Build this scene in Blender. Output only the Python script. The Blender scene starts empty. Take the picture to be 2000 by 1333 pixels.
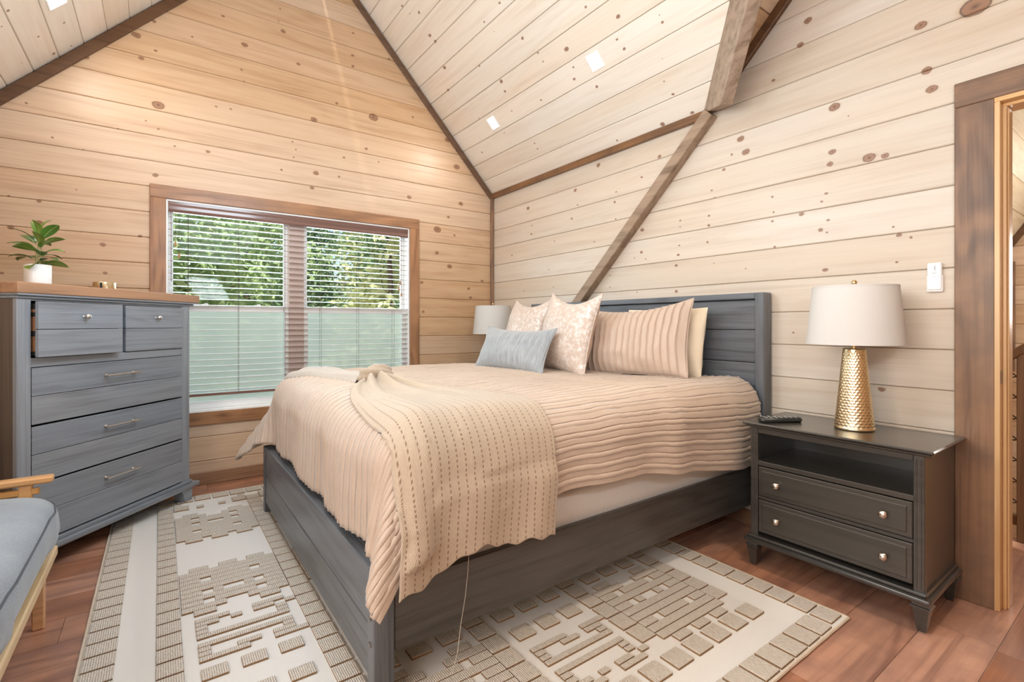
import bpy, bmesh, math, random
from mathutils import Vector, Matrix, noise
random.seed(7)
SC = bpy.context.scene
COL = SC.collection
R = math.radians

# ------------------------------------------------------------------ camera
cd = bpy.data.cameras.new('camera'); cam = bpy.data.objects.new('camera', cd); COL.objects.link(cam)
cam.location = (4.25, -2.81, 1.18)
cam.rotation_euler = (R(90), 0, math.atan2(0.8117, 0.5841))
cd.sensor_width = 36.0; cd.lens = 955.4/2000*36; cd.shift_y = -(666.5-633.6)/2000
cd.clip_start = 0.02
SC.camera = cam
# ------------------------------------------------------------------ view, sky, big lights
SC.view_settings.view_transform = 'Standard'; SC.view_settings.look = 'None'
SC.view_settings.exposure = 0.22; SC.view_settings.gamma = 1.0
SC.view_settings.use_curve_mapping = False
try:
    SC.cycles.max_bounces = 8; SC.cycles.caustics_reflective = False; SC.cycles.caustics_refractive = False
except Exception: pass
W = bpy.data.worlds.new('sky'); SC.world = W; W.use_nodes = True
_nt = W.node_tree; _bg = _nt.nodes['Background']
_sky = _nt.nodes.new('ShaderNodeTexSky'); _sky.sky_type = 'NISHITA'; _sky.sun_disc = False
_sky.sun_elevation = R(42); _sky.sun_rotation = R(200); _sky.air_density = 1.0; _sky.dust_density = 2.0
_nt.links.new(_sky.outputs[0], _bg.inputs[0]); _bg.inputs[1].default_value = 0.22

def lamp(name, kind, loc, power, color=(1, 1, 1), size=.3, rot=None, target=None, sizey=None, spot=None):
    l = bpy.data.lights.new(name, kind); o = bpy.data.objects.new(name, l); COL.objects.link(o)
    o.location = loc; l.energy = power; l.color = color
    if kind == 'AREA':
        l.size = size
        if sizey: l.shape = 'RECTANGLE'; l.size_y = sizey
    elif kind in ('POINT', 'SPOT'): l.shadow_soft_size = size
    if kind == 'SPOT': l.spot_size = R(spot or 110); l.spot_blend = .8
    if target: o.rotation_euler = (Vector(target)-Vector(loc)).to_track_quat('-Z', 'Y').to_euler()
    elif rot: o.rotation_euler = rot
    return o
s = lamp('sun', 'SUN', (4, -3, 12), 6.0, (1, .95, .85), target=(-3, 0, 0)); s.data.angle = R(2)
# daylight coming in through the big window on the gable wall (just outside the glass)
lamp('window_daylight', 'AREA', (-1.3, -1.85, 1.75), 250, (.66, .83, 1), 2.6, sizey=5.5, rot=(0, R(-90), 0))
# added unseen fill light in the near-side alcove, and the ceiling fan's light kit under the ridge
lamp('alcove_fill', 'AREA', (3.9, -4.42, 1.75), 66, (1, .94, .86), 2.4, sizey=1.5, rot=(R(90), 0, 0))
lamp('fan_light', 'POINT', (3.3, -1.75, 2.35), 12, (.80, .91, 1), .45)
lamp('far_fill', 'POINT', (2.0, -2.3, 2.25), 66, (.72, .87, 1), .4)  # added fill with no fixture, brightens the dresser and bed foot
lamp('warm_fill_spot', 'SPOT', (3.9, -.95, 3.7), 115, (1, .82, .64), .12, target=(3.3, -1.05, 0), spot=48)  # added unseen spot, warms the floor beside the nightstand
# an added fill lamp out of view, washing the ceiling
lamp('ceiling_fill', 'AREA', (4.6, -2.2, 1.75), 32, (.80, .91, 1), .5, target=(2.4, -1.3, 4.2))

# ------------------------------------------------------------------ mesh helpers
class MB:
    def __init__(s): s.bm = bmesh.new(); s.uv = None
    def _join(s, t):
        me = bpy.data.meshes.new('t'); t.to_mesh(me); t.free(); s.bm.from_mesh(me); bpy.data.meshes.remove(me); return s
    def box(s, x0, x1, y0, y1, z0, z1, bev=0, mat=None, seg=1):
        t = bmesh.new(); bmesh.ops.create_cube(t, size=1)
        for v in t.verts: v.co = Vector(((x0+x1)/2+v.co.x*(x1-x0), (y0+y1)/2+v.co.y*(y1-y0), (z0+z1)/2+v.co.z*(z1-z0)))
        if bev: bmesh.ops.bevel(t, geom=t.edges[:], offset=bev, segments=seg, affect='EDGES', profile=.5)
        if mat is not None: t.transform(mat)
        return s._join(t)
    def prism(s, pts, d, bev=0, long_only=None):
        """closed polygon pts (3-D, planar) pushed along d"""
        t = bmesh.new(); a = [t.verts.new(p) for p in pts]; f = t.faces.new(a)
        r = bmesh.ops.extrude_face_region(t, geom=[f])
        vs = [g for g in r['geom'] if isinstance(g, bmesh.types.BMVert)]
        bmesh.ops.translate(t, verts=vs, vec=d)
        bmesh.ops.recalc_face_normals(t, faces=t.faces[:])
        if bev:
            if long_only is None: ed = t.edges[:]
            else:
                ax = Vector(long_only).normalized()
                ed = [e for e in t.edges if all(v in vs for v in e.verts) and abs((e.verts[1].co-e.verts[0].co).normalized().dot(ax)) > .98]
            if ed: bmesh.ops.bevel(t, geom=ed, offset=bev, segments=1, affect='EDGES')
        return s._join(t)
    def lathe(s, prof, c=(0, 0, 0), seg=32, fn=None, sx=1, sy=1):
        t = bmesh.new(); rows = []
        for r, z in prof:
            row = []
            for k in range(seg):
                a = 2*math.pi*k/seg; rr = r+(fn(a, z) if fn else 0)
                row.append(t.verts.new((c[0]+math.cos(a)*rr*sx, c[1]+math.sin(a)*rr*sy, c[2]+z)))
            rows.append(row)
        for a, b in zip(rows, rows[1:]):
            for k in range(seg): t.faces.new((a[k], a[(k+1) % seg], b[(k+1) % seg], b[k]))
        if prof[0][0] > 1e-4: t.faces.new(rows[0][::-1])
        if prof[-1][0] > 1e-4: t.faces.new(rows[-1])
        bmesh.ops.remove_doubles(t, verts=t.verts[:], dist=1e-5)
        return s._join(t)
    def tube(s, pts, r, seg=6, r1=None, cap=True):
        t = bmesh.new(); pts = [Vector(p) for p in pts]; rows = []; n = len(pts)
        up = Vector((0, 0, 1))
        for i, p in enumerate(pts):
            d = (pts[min(i+1, n-1)]-pts[max(i-1, 0)]).normalized()
            u = up if abs(d.z) < .95 else Vector((1, 0, 0))
            a = d.cross(u).normalized(); b = d.cross(a)
            rr = r if r1 is None else r+(r1-r)*i/(n-1)
            rows.append([t.verts.new(p+(a*math.cos(q*2*math.pi/seg)+b*math.sin(q*2*math.pi/seg))*rr) for q in range(seg)])
        for a, b in zip(rows, rows[1:]):
            for k in range(seg): t.faces.new((a[k], a[(k+1) % seg], b[(k+1) % seg], b[k]))
        if cap: t.faces.new(rows[0][::-1]); t.faces.new(rows[-1])
        bmesh.ops.recalc_face_normals(t, faces=t.faces[:])
        return s._join(t)
    def xf(s, m): s.bm.transform(m); return s
    def obj(s, name, mat, parent=None, loc=None, rot=None, smooth=30):
        me = bpy.data.meshes.new(name); s.bm.to_mesh(me); s.bm.free()
        return mkobj(name, me, mat, parent, loc, rot, smooth)
def mkobj(name, me, mat, parent=None, loc=None, rot=None, smooth=30):
    if mat is not None and not me.materials: me.materials.append(mat)
    if smooth:
        for p in me.polygons: p.use_smooth = True
        me.set_sharp_from_angle(angle=R(smooth))
    o = bpy.data.objects.new(name, me); COL.objects.link(o)
    if parent: o.parent = parent
    if loc: o.location = loc
    if rot: o.rotation_euler = rot
    return o
def grid(name, fn, us, vs, mat, parent=None, uv=True, smooth=180, closeu=False, thick=0):
    V = [fn(u, v) for u in us for v in vs]; nv = len(vs); nu = len(us); Fc = []; UV = []
    for i in range(nu if closeu else nu-1):
        for j in range(nv-1):
            k = (i+1) % nu
            Fc.append((i*nv+j, k*nv+j, k*nv+j+1, i*nv+j+1))
    me = bpy.data.meshes.new(name); me.from_pydata([tuple(v) for v in V], [], Fc)
    if uv:
        l = me.uv_layers.new(name='UVMap'); d = l.data
        for p in me.polygons:
            for li in p.loop_indices:
                vi = me.loops[li].vertex_index; d[li].uv = (us[vi//nv], vs[vi % nv])
    o = mkobj(name, me, mat, parent, smooth=smooth)
    if thick:
        m = o.modifiers.new('thick', 'SOLIDIFY'); m.thickness = thick; m.offset = -1
    return o
def lin(a, b, n): return [a+(b-a)*i/(n-1) for i in range(n)]
def empty(name, loc=(0, 0, 0), rz=0):
    o = bpy.data.objects.new(name, None); COL.objects.link(o); o.location = loc; o.rotation_euler = (0, 0, rz); o.empty_display_size = .1
    return o
def tag(o, label, cat, group=None):
    o['label'] = label; o['category'] = cat
    if group: o['group'] = group
    return o
def struct(o): o['kind'] = 'structure'; return o
def dup(o, parent=None, loc=None, rz=None):
    c = o.copy(); COL.objects.link(c)
    if parent: c.parent = parent
    if loc is not None: c.location = loc
    if rz is not None: c.rotation_euler = (0, 0, rz)
    for ch in list(o.children): dup(ch, c)
    return c
def nz(*p): return noise.noise(Vector(p))
def sm(a, b, x):
    t = max(0, min(1, (x-a)/(b-a))); return t*t*(3-2*t)

# ------------------------------------------------------------------ materials
class NT:
    def __init__(s, name):
        s.m = bpy.data.materials.new(name); s.m.use_nodes = True; s.t = s.m.node_tree
        s.b = s.t.nodes['Principled BSDF']; s.out = s.t.nodes['Material Output']
    def n(s, ty, ins=None, **kw):
        x = s.t.nodes.new('ShaderNode'+ty)
        for k, v in kw.items(): setattr(x, k, v)
        for k, v in (ins or {}).items(): s.set(x.inputs[k], v)
        return x
    def set(s, sock, v):
        if isinstance(v, bpy.types.NodeSocket): s.t.links.new(v, sock)
        elif isinstance(v, bpy.types.Node): s.t.links.new(v.outputs[0], sock)
        else: sock.default_value = v
    def math(s, op, a, b=None, c=None, clamp=False):
        x = s.n('Math', operation=op, use_clamp=clamp)
        for i, v in enumerate((a, b, c)):
            if v is not None: s.set(x.inputs[i], v)
        return x.outputs[0]
    def vmath(s, op, a, b=None, c=None):
        x = s.n('VectorMath', operation=op)
        for i, v in enumerate((a, b, c)):
            if v is not None: s.set(x.inputs[i], v)
        return x.outputs['Value'] if op in ('LENGTH', 'DOT_PRODUCT') else x.outputs[0]
    def ramp(s, fac, stops):
        x = s.n('ValToRGB', {0: fac}); e = x.color_ramp.elements
        while len(e) < len(stops): e.new(.5)
        for el, (p, c) in zip(e, stops): el.position = p; el.color = (*c, 1) if len(c) == 3 else c
        return x.outputs[0]
    def mix(s, f, a, b, mode='MIX'):
        x = s.n('Mix', data_type='RGBA', blend_type=mode)
        s.set(x.inputs[0], f)
        for i, v in ((6, a), (7, b)):
            if isinstance(v, tuple) and len(v) == 3: v = (*v, 1)
            s.set(x.inputs[i], v)
        return x.outputs[2]
    def noise(s, vec, scale, detail=3, rough=.5, dist=0):
        return s.n('TexNoise', {'Vector': vec, 'Scale': scale, 'Detail': detail, 'Roughness': rough, 'Distortion': dist})
    def bump(s, h, strength=.2, dist=.01):
        x = s.n('Bump', {'Height': h, 'Strength': strength, 'Distance': dist}); s.set(s.b.inputs['Normal'], x.outputs[0])
    def P(s, **kw):
        for k, v in kw.items():
            k = k.replace('_', ' ')
            s.set(s.b.inputs[k], (*v, 1) if isinstance(v, tuple) and len(v) == 3 else v)
        return s.m
    def geo(s): return s.n('NewGeometry').outputs['Position']
    def objc(s): return s.n('TexCoord').outputs['Object']
    def rnd(s): return s.n('ObjectInfo').outputs['Random']
def plain(name, col, rough=.5, metal=0, spec=.5, **kw):
    t = NT(name); return t.P(Base_Color=col, Roughness=rough, Metallic=metal, Specular_IOR_Level=spec, **kw)
def wood(name, light, dark, axis, rough=.45, world=True, across=22, along=1.1, knots=None, kr=1.35, var=.12, bump=.08, coat=0,
         knotcol=((.07, .032, .016), (.27, .125, .065), (.035, .016, .009)), figure=.5, blotch=None, spec=.4, crough=.3):
    """grain runs along axis (0,1,2); explicit knots as (x,y,z,r) world points"""
    t = NT(name); pos = t.geo() if world else t.objc()
    rn = t.rnd(); off = t.n('CombineXYZ', {0: t.math('MULTIPLY', rn, 37.), 1: t.math('MULTIPLY', rn, 91.), 2: t.math('MULTIPLY', rn, 53.)}).outputs[0]
    sc = [across]*3; sc[axis] = along
    p = t.vmath('ADD', t.vmath('MULTIPLY', pos, tuple(sc)), off)
    g1 = t.noise(p, 1.0, 4, .6, .6).outputs[0]
    sc2 = [across*5]*3; sc2[axis] = along*2
    g2 = t.noise(t.vmath('ADD', t.vmath('MULTIPLY', pos, tuple(sc2)), off), 1.0, 2, .5).outputs[0]
    sc3 = [3.2]*3; sc3[axis] = .55
    g3 = t.noise(t.vmath('ADD', t.vmath('MULTIPLY', pos, tuple(sc3)), off), 1.0, 2, .5, .3).outputs[0]
    rings = t.math('SINE', t.math('MULTIPLY', g3, 60.))
    v = t.math('ADD', t.math('MULTIPLY', g1, .75), t.math('MULTIPLY', g2, .28))
    v = t.math('MULTIPLY_ADD', rings, .055*figure, v)
    c = t.ramp(v, [(.30, dark), (.52, tuple((a+b)/2*.5+b*.5 for a, b in zip(dark, light))), (.68, light)])
    c = t.mix(t.math('MULTIPLY_ADD', g3, 1.6, -.55, clamp=True), c, t.mix(1, c, (1.0, .90, .80), 'MULTIPLY'))
    if blotch: c = t.mix(t.math('MULTIPLY', t.math('MULTIPLY_ADD', t.noise(pos, 5., 3, .6).outputs[0], 3., -1.2, clamp=True), .75), c, blotch)
    hv = t.n('HueSaturation', {'Color': c, 'Value': t.math('MULTIPLY_ADD', rn, var*2, 1-var), 'Saturation': t.math('MULTIPLY_ADD', rn, -.25, 1.10)})
    c = hv.outputs[0]
    if knots:
        dn = t.noise(pos, 30., 2, .5)
        q = t.vmath('ADD', pos, t.vmath('MULTIPLY', t.vmath('SUBTRACT', dn.outputs['Color'], (.5, .5, .5)), (.012, .012, .012)))
        acc = None
        for (x, y, z, r) in knots:
            r *= .88
            s_ = [1/r]*3; s_[axis] = 1/(r*kr)
            d = t.vmath('LENGTH', t.vmath('MULTIPLY_ADD', q, tuple(s_), (-x*s_[0], -y*s_[1], -z*s_[2])))
            acc = d if acc is None else t.math('MINIMUM', acc, d)
        k = t.ramp(t.math('MULTIPLY', acc, .5), [(0, knotcol[0]), (.22, knotcol[1]), (.40, knotcol[1]), (.47, knotcol[2]), (.54, (.40, .22, .11)), (1, (.62, .40, .22))])
        a = t.ramp(t.math('MULTIPLY', acc, .5), [(0, (.9,)*3), (.47, (.85,)*3), (.54, (.3,)*3), (.72, (0,)*3)])
        c = t.mix(a, c, k)
    t.P(Base_Color=c, Roughness=rough, Specular_IOR_Level=spec)
    if coat: t.P(Coat_Weight=coat, Coat_Roughness=crough)
    if bump: t.bump(v, bump, .006)
    return t.m
def fabric(name, a, b, scale=420, rough=.85, sheen=.3, bump=.25, warp=None, tint=None):
    t = NT(name); p = t.objc()
    n = t.noise(t.vmath('MULTIPLY', p, warp or (1, 1, 1)), scale, 2, .6).outputs[0]
    big = t.noise(p, 6., 2).outputs[0]
    c = t.ramp(t.math('MULTIPLY_ADD', big, .25, t.math('MULTIPLY', n, .75)), [(.35, a), (.65, b)])
    t.P(Base_Color=c, Roughness=rough, Specular_IOR_Level=.25, Sheen_Weight=sheen, Sheen_Roughness=.4)
    if bump: t.bump(n, bump, .002)
    return t.m

# ------------------------------------------------------------------ palette
KA=[(0.0,-2.943,3.174,0.0203),(0.0,-2.844,3.305,0.0103),(0.0,-3.206,2.938,0.0146),(0.0,-2.916,3.024,0.0136),(0.0,-2.836,3.101,0.0086),(0.0,-2.425,3.495,0.0092),(0.0,-2.619,3.274,0.0072),(0.0,-2.283,3.328,0.0189),(0.0,-2.01,3.528,0.0157),(0.0,-2.032,3.697,0.0059),(0.0,-2.046,3.597,0.0059),(0.0,-1.45,3.707,0.0085),(0.0,-1.454,3.511,0.0107),(0.0,-1.452,3.418,0.0107),(0.0,-1.125,3.586,0.0089),(0.0,-1.894,3.3,0.012),(0.0,-2.303,3.128,0.0075),(0.0,-2.288,3.047,0.0057),(0.0,-1.59,3.062,0.0105),(0.0,-1.269,3.02,0.0328),(0.0,-0.893,3.115,0.0092),(0.0,-1.774,2.877,0.0204),(0.0,-2.819,2.724,0.0294),(0.0,-2.47,2.806,0.0073),(0.0,-2.374,2.809,0.0074),(0.0,-3.487,2.56,0.0061),(0.0,-2.891,2.597,0.0051),(0.0,-2.819,2.556,0.0069),(0.0,-3.042,2.506,0.005),(0.0,-2.726,2.454,0.007),(0.0,-2.521,2.458,0.0109),(0.0,-3.368,2.373,0.0063),(0.0,-3.218,2.326,0.0048),(0.0,-2.837,2.227,0.0138),(0.0,-1.916,2.599,0.006),(0.0,-1.931,2.534,0.006),(0.0,-1.941,2.657,0.006),(0.0,-1.528,2.612,0.0084),(0.0,-1.222,2.632,0.0066),(0.0,-2.023,2.414,0.0079),(0.0,-1.758,2.436,0.0184),(0.0,-1.57,2.438,0.0084),(0.0,-1.789,2.308,0.0142),(0.0,-1.335,2.729,0.0108),(0.0,-0.428,2.737,0.0268),(0.0,-0.531,2.981,0.0216),(0.0,-0.93,2.361,0.0183),(0.0,-0.38,2.379,0.0196),(0.0,-0.518,2.229,0.012),(0.0,-0.638,2.093,0.0308),(0.0,-0.45,2.058,0.0097),(0.0,-0.643,1.867,0.0166),(0.0,-0.504,1.746,0.0217),(0.0,-0.29,1.539,0.0124),(0.0,-0.267,1.448,0.0149),(0.0,-0.129,1.621,0.0126),(0.0,-0.788,1.296,0.0116),(0.0,-0.803,1.575,0.0139),(0.0,-3.566,1.97,0.006),(0.0,-3.429,1.956,0.0093),(0.0,-3.429,1.816,0.0202),(0.0,-3.556,1.777,0.0136),(0.0,-3.119,1.712,0.0131),(0.0,-3.108,1.524,0.0099),(0.0,-3.595,1.494,0.0075),(0.0,-3.254,2.057,0.0048),(0.0,-2.922,1.789,0.0102)]
KB=[(1.248,-0.0,2.297,0.0134),(1.276,0.0,2.168,0.0076),(1.698,0.0,2.183,0.007),(1.684,0.0,2.109,0.0088),(1.693,0.0,1.979,0.007),(1.206,0.0,2.068,0.0097),(0.653,0.0,2.019,0.0107),(0.66,-0.0,2.099,0.0064),(0.604,0.0,2.271,0.0173),(0.981,-0.0,1.907,0.0061),(1.467,0.0,1.839,0.0055),(0.906,0.0,1.667,0.0062),(0.539,-0.0,1.499,0.0066),(0.969,0.0,1.505,0.0061),(0.344,0.0,1.857,0.0091),(1.941,0.0,2.237,0.0083),(2.094,0.0,2.342,0.0128),(1.513,0.0,2.437,0.0164),(2.679,0.0,2.286,0.0179),(2.711,0.0,2.199,0.0191),(2.624,0.0,2.208,0.007),(3.179,0.0,2.296,0.0213),(2.572,0.0,2.13,0.0085),(2.492,0.0,2.02,0.0058),(2.511,0.0,1.973,0.0043),(3.241,0.0,2.229,0.0035),(3.141,0.0,1.86,0.0072),(3.12,0.0,1.823,0.006),(2.865,0.0,1.901,0.0065),(2.871,0.0,1.813,0.0052),(2.865,0.0,1.762,0.0065),(3.02,0.0,1.774,0.0112),(3.149,0.0,1.719,0.006),(3.114,0.0,1.673,0.0097),(3.144,-0.0,1.657,0.0048),(2.471,0.0,1.864,0.0073),(2.471,0.0,1.803,0.0087),(2.261,0.0,1.868,0.0061),(2.261,0.0,1.829,0.0046),(2.254,0.0,1.705,0.0061),(2.247,0.0,1.644,0.0092),(2.231,0.0,1.575,0.0093),(2.46,0.0,1.7,0.0073),(1.938,0.0,1.699,0.0099),(1.875,0.0,1.665,0.005),(1.975,0.0,1.646,0.0049),(1.945,0.0,1.856,0.0132),(1.634,0.0,1.555,0.0053),(1.634,0.0,1.465,0.0053),(1.899,0.0,1.412,0.005),(2.447,0.0,1.426,0.0044),(2.506,0.0,1.562,0.0043),(2.711,0.0,1.51,0.0041),(2.877,0.0,1.615,0.0065),(2.231,0.0,1.402,0.0108),(3.449,0.0,1.598,0.0097),(3.492,0.0,1.579,0.0053),(3.427,0.0,1.641,0.0054),(3.136,0.0,1.464,0.0108),(3.44,0.0,1.471,0.0054),(2.979,0.0,1.134,0.005),(3.381,0.0,0.867,0.0122),(3.168,0.0,2.068,0.0142),(3.395,0.0,1.985,0.0132),(3.33,0.0,1.994,0.0225),(3.158,0.0,2.008,0.0119),(3.713,0.0,2.531,0.0435),(3.529,0.0,2.54,0.0186),(3.551,0.0,2.326,0.0162),(3.569,0.0,2.235,0.0184),(3.052,0.0,2.804,0.0164),(3.013,0.0,2.691,0.0138),(2.869,0.0,2.558,0.0087)]
KC=[(1.427,-0.686,3.247,0.0111),(2.014,-0.628,3.185,0.0078),(0.878,-0.71,3.274,0.0075),(0.358,-0.715,3.279,0.011),(1.404,-0.869,3.442,0.0087),(0.467,-1.198,3.793,0.0101),(0.496,-1.144,3.735,0.005),(0.604,-1.112,3.701,0.0112),(0.56,-0.995,3.576,0.014),(0.576,-0.953,3.532,0.0128),(1.181,-0.855,3.427,0.0068),(1.216,-0.792,3.36,0.0034),(0.49,-0.822,3.392,0.0146),(1.004,-0.581,3.136,0.0148),(0.981,-0.528,3.079,0.01),(1.487,-0.589,3.144,0.0067),(1.489,-0.544,3.096,0.0056),(1.726,-0.53,3.082,0.0159),(1.704,-0.445,2.99,0.0076),(1.661,-0.398,2.94,0.0099),(1.804,-0.315,2.852,0.0097),(1.278,-0.391,2.933,0.0072),(0.927,-0.42,2.964,0.0051),(0.51,-0.481,3.03,0.0055),(0.693,-0.335,2.874,0.0054),(0.263,-0.297,2.833,0.0074),(0.959,-0.202,2.733,0.0066),(0.953,-0.166,2.693,0.0066),(0.364,-0.181,2.71,0.0044),(1.74,-0.035,2.555,0.0069),(2.128,-0.399,2.942,0.0088),(2.112,-0.449,2.996,0.0078),(2.187,-0.522,3.073,0.0123),(2.431,-0.413,2.957,0.0072),(2.432,-0.443,2.989,0.0036),(2.338,-0.287,2.823,0.0029),(2.283,-0.2,2.73,0.0059),(2.302,-0.134,2.66,0.0089),(2.37,-0.025,2.543,0.0119),(2.14,-0.026,2.545,0.0136),(2.283,-0.2,2.73,0.0059),(0.355,-3.27,2.964,0.0085),(0.615,-3.482,2.739,0.0047),(0.35,-3.381,2.846,0.0073),(0.081,-3.351,2.878,0.0112),(0.717,-3.441,2.783,0.0092),(0.058,-3.271,2.963,0.0069),(0.173,-3.479,2.741,0.0043)]

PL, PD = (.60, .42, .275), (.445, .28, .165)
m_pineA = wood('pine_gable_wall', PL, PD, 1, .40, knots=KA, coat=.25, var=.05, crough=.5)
m_pineB = wood('pine_bed_wall', (.63, .55, .46), (.53, .435, .345), 0, .42, knots=KB, coat=.12, var=.05)  # same pine; this wall's cooler light is put into the paler colour
m_pineC = wood('pine_ceiling', (.79, .73, .645), (.69, .605, .51), 0, .45, knots=KC, coat=.15, var=.05)  # same pine again, the ceiling's brightness painted into its paler tone
m_pineD = wood('pine_dormer', PL, PD, 1, .45)
m_pineX = wood('pine_plain', PL, PD, 0, .45)
m_pineH = wood('pine_hall_ceiling', (.80, .72, .56), (.60, .50, .34), 1, .5)
m_jamb = wood('pine_jamb', (.74, .50, .27), (.56, .33, .15), 2, .35, across=40, coat=.3)
stain = dict(light=(.27, .135, .06), dark=(.085, .038, .017), rough=.42, across=26, bump=.12, coat=.25, var=.08)
m_casV = wood('stained_wood_upright', axis=2, blotch=(.12, .065, .04), figure=1.6, **stain)
m_casY = wood('stained_wood_lintel', axis=1, blotch=(.12, .065, .04), **stain)
st2 = dict(light=(.40, .20, .09), dark=(.16, .07, .03), rough=.42, across=26, bump=.12, coat=.25, var=.05)
m_wcV = wood('window_casing_upright', axis=2, figure=1.4, blotch=(.22, .11, .055), **st2)
m_wcY = wood('window_casing_lintel', axis=1, figure=1.4, blotch=(.22, .11, .055), **st2)
m_casX = wood('stained_wood_cross', axis=0, blotch=(.12, .065, .04), **stain)
m_beam = wood('weathered_beam', (.38, .28, .205), (.17, .115, .075), 0, .5, across=20, figure=1.2, bump=.15)
m_rake = wood('dark_rake_trim', (.15, .075, .035), (.06, .028, .014), 1, .45, across=25)
m_floor = wood('red_brown_laminate', (.52, .26, .16), (.22, .095, .06), 1, .30, across=15, along=1.0, var=.16, figure=1.2, blotch=(.24, .12, .09), bump=.05, coat=.35)
m_gap = plain('shadow_gap', (.42, .27, .15), .8)
m_white = plain('white_vinyl', (.90, .90, .88), .35)

# ------------------------------------------------------------------ planked surfaces
def planks(parent, fn, rows, limits, mat, along, holes=(), bev=.0045, gap=.0009, thick=.018, name='plank', cuts=None, shared=None):
    """fn(u,v,d): point at depth d behind the face; limits(v) -> list of (u0,u1) spans; holes: (u0,u1,v0,v1)"""
    def put(poly):
        pts = [fn(u, v, thick) for u, v in poly]
        d = fn(poly[0][0], poly[0][1], 0)-fn(poly[0][0], poly[0][1], thick)
        o = MB().prism(pts, d, bev, along).obj(name, mat, parent, smooth=0)
    for v0, v1 in rows:
        a, b = v0+gap, v1-gap
        for (l0, r0), (l1, r1) in zip(limits(a), limits(b)):
            hs = [h for h in holes if h[3] > a+.004 and h[2] < b-.004 and h[1] > l0 and h[0] < r0]
            if not hs:
                segs = [(l0, r0, l1, r1)]
                if cuts:
                    segs = []; e0 = l0
                    for c in [c for c in cuts(v0) if l0+.15 < c < r0-.15]+[None]:
                        if c is None: segs.append((e0, r0, l1 if e0 == l0 else e0, r1))
                        else: segs.append((e0, c-.0008, l1 if e0 == l0 else e0, c-.0008)); e0 = c+.0008
                for s0, t0, s1, t1 in segs:
                    p = [(s0, a), (t0, a), (t1, b), (s1, b)]
                    if t0-s0 < .01: continue
                    if t1-s1 < .004: p = [(s0, a), (t0, a), ((s1+t1)/2, b)]
                    put(p)
                continue
            h = hs[0]
            if h[2] <= a+.004 and h[3] >= b-.004:
                put([(l0, a), (h[0], a), (h[0], b), (l1, b)]); put([(h[1], a), (r0, a), (r1, b), (h[1], b)])
            elif h[2] <= a+.004:
                put([(l0, a), (h[0], a), (h[0], h[3]), (h[1], h[3]), (h[1], a), (r0, a), (r1, b), (l1, b)])
            else:
                put([(l0, a), (r0, a), (r1, b), (h[1], b), (h[1], h[2]), (h[0], h[2]), (h[0], b), (l1, b)])
def rowlist(off, pitch, lo, hi):
    v = off
    while v > lo: v -= pitch
    out = []
    while v < hi-.003:
        a, b = max(v, lo), min(v+pitch, hi)
        if b-a > .02: out.append((a, b))
        v += pitch
    return out
V3 = Vector
EZ, SL, DS = 2.517, 1.065, .977         # eave height, main roof slope, dormer slope
YW, XF = -3.69, 6.2                     # near-side wall, front wall
APZ = EZ+SL*(-YW/2); DX0, DX1 = 2.45, 5.95; DCX = 4.2; DAZ = EZ+DS*(DCX-DX0)
WIN = (-2.776, -.928, .533, 2.07)       # window opening y0,y1,z0,z1
DOOR = (3.776, 4.60, 0.0, 2.11)

# gable wall with the window (the far left one in the picture)
wa = struct(MB().prism([(-.018, YW, 0), (-.018, WIN[0], 0), (-.018, WIN[0], APZ-(-YW/2+WIN[0])*0-9)] if 0 else
    [(-.018, YW-.1, -.05), (-.018, .1, -.05), (-.018, .1, WIN[2]), (-.018, YW-.1, WIN[2])], V3((-.13, 0, 0)))
    .prism([(-.018, YW-.1, WIN[2]), (-.018, WIN[0], WIN[2]), (-.018, WIN[0], WIN[3]), (-.018, YW-.1, WIN[3])], V3((-.13, 0, 0)))
    .prism([(-.018, WIN[1], WIN[2]), (-.018, .1, WIN[2]), (-.018, .1, WIN[3]), (-.018, WIN[1], WIN[3])], V3((-.13, 0, 0)))
    .prism([(-.018, YW-.1, WIN[3]), (-.018, .1, WIN[3]), (-.018, .1, EZ), (-.018, YW/2, APZ+.1), (-.018, YW-.1, EZ)], V3((-.13, 0, 0)))
    .obj('wall_left', m_gap, smooth=0))
def limA(v):
    if v < EZ: return [(YW, 0)]
    k = (v-EZ)/SL; return [(YW+k, -k)]
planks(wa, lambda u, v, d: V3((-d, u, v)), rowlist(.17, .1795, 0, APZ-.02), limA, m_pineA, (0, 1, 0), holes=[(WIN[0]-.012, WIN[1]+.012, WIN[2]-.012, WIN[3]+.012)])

# headboard wall with the door
wb = struct(MB().prism([(-.1, .018, -.05), (DOOR[0], .018, -.05), (DOOR[0], .018, DOOR[3]), (DOOR[1], .018, DOOR[3]), (DOOR[1], .018, -.05), (XF, .018, -.05),
    (XF, .018, EZ), (DX1, .018, EZ), (DCX, .018, DAZ), (DX0, .018, EZ), (-.1, .018, EZ)], V3((0, .10, 0))).obj('wall_right', m_gap, smooth=0))
def limB(v):
    if v < EZ: return [(0, XF)]
    k = (v-EZ)/DS; return [(DX0+k, DX1-k)]
planks(wb, lambda u, v, d: V3((u, d, v)), rowlist(.167, .18, 0, DAZ-.02), limB, m_pineB, (1, 0, 0), holes=[(DOOR[0], DOOR[1], -.1, DOOR[3])])

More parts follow.
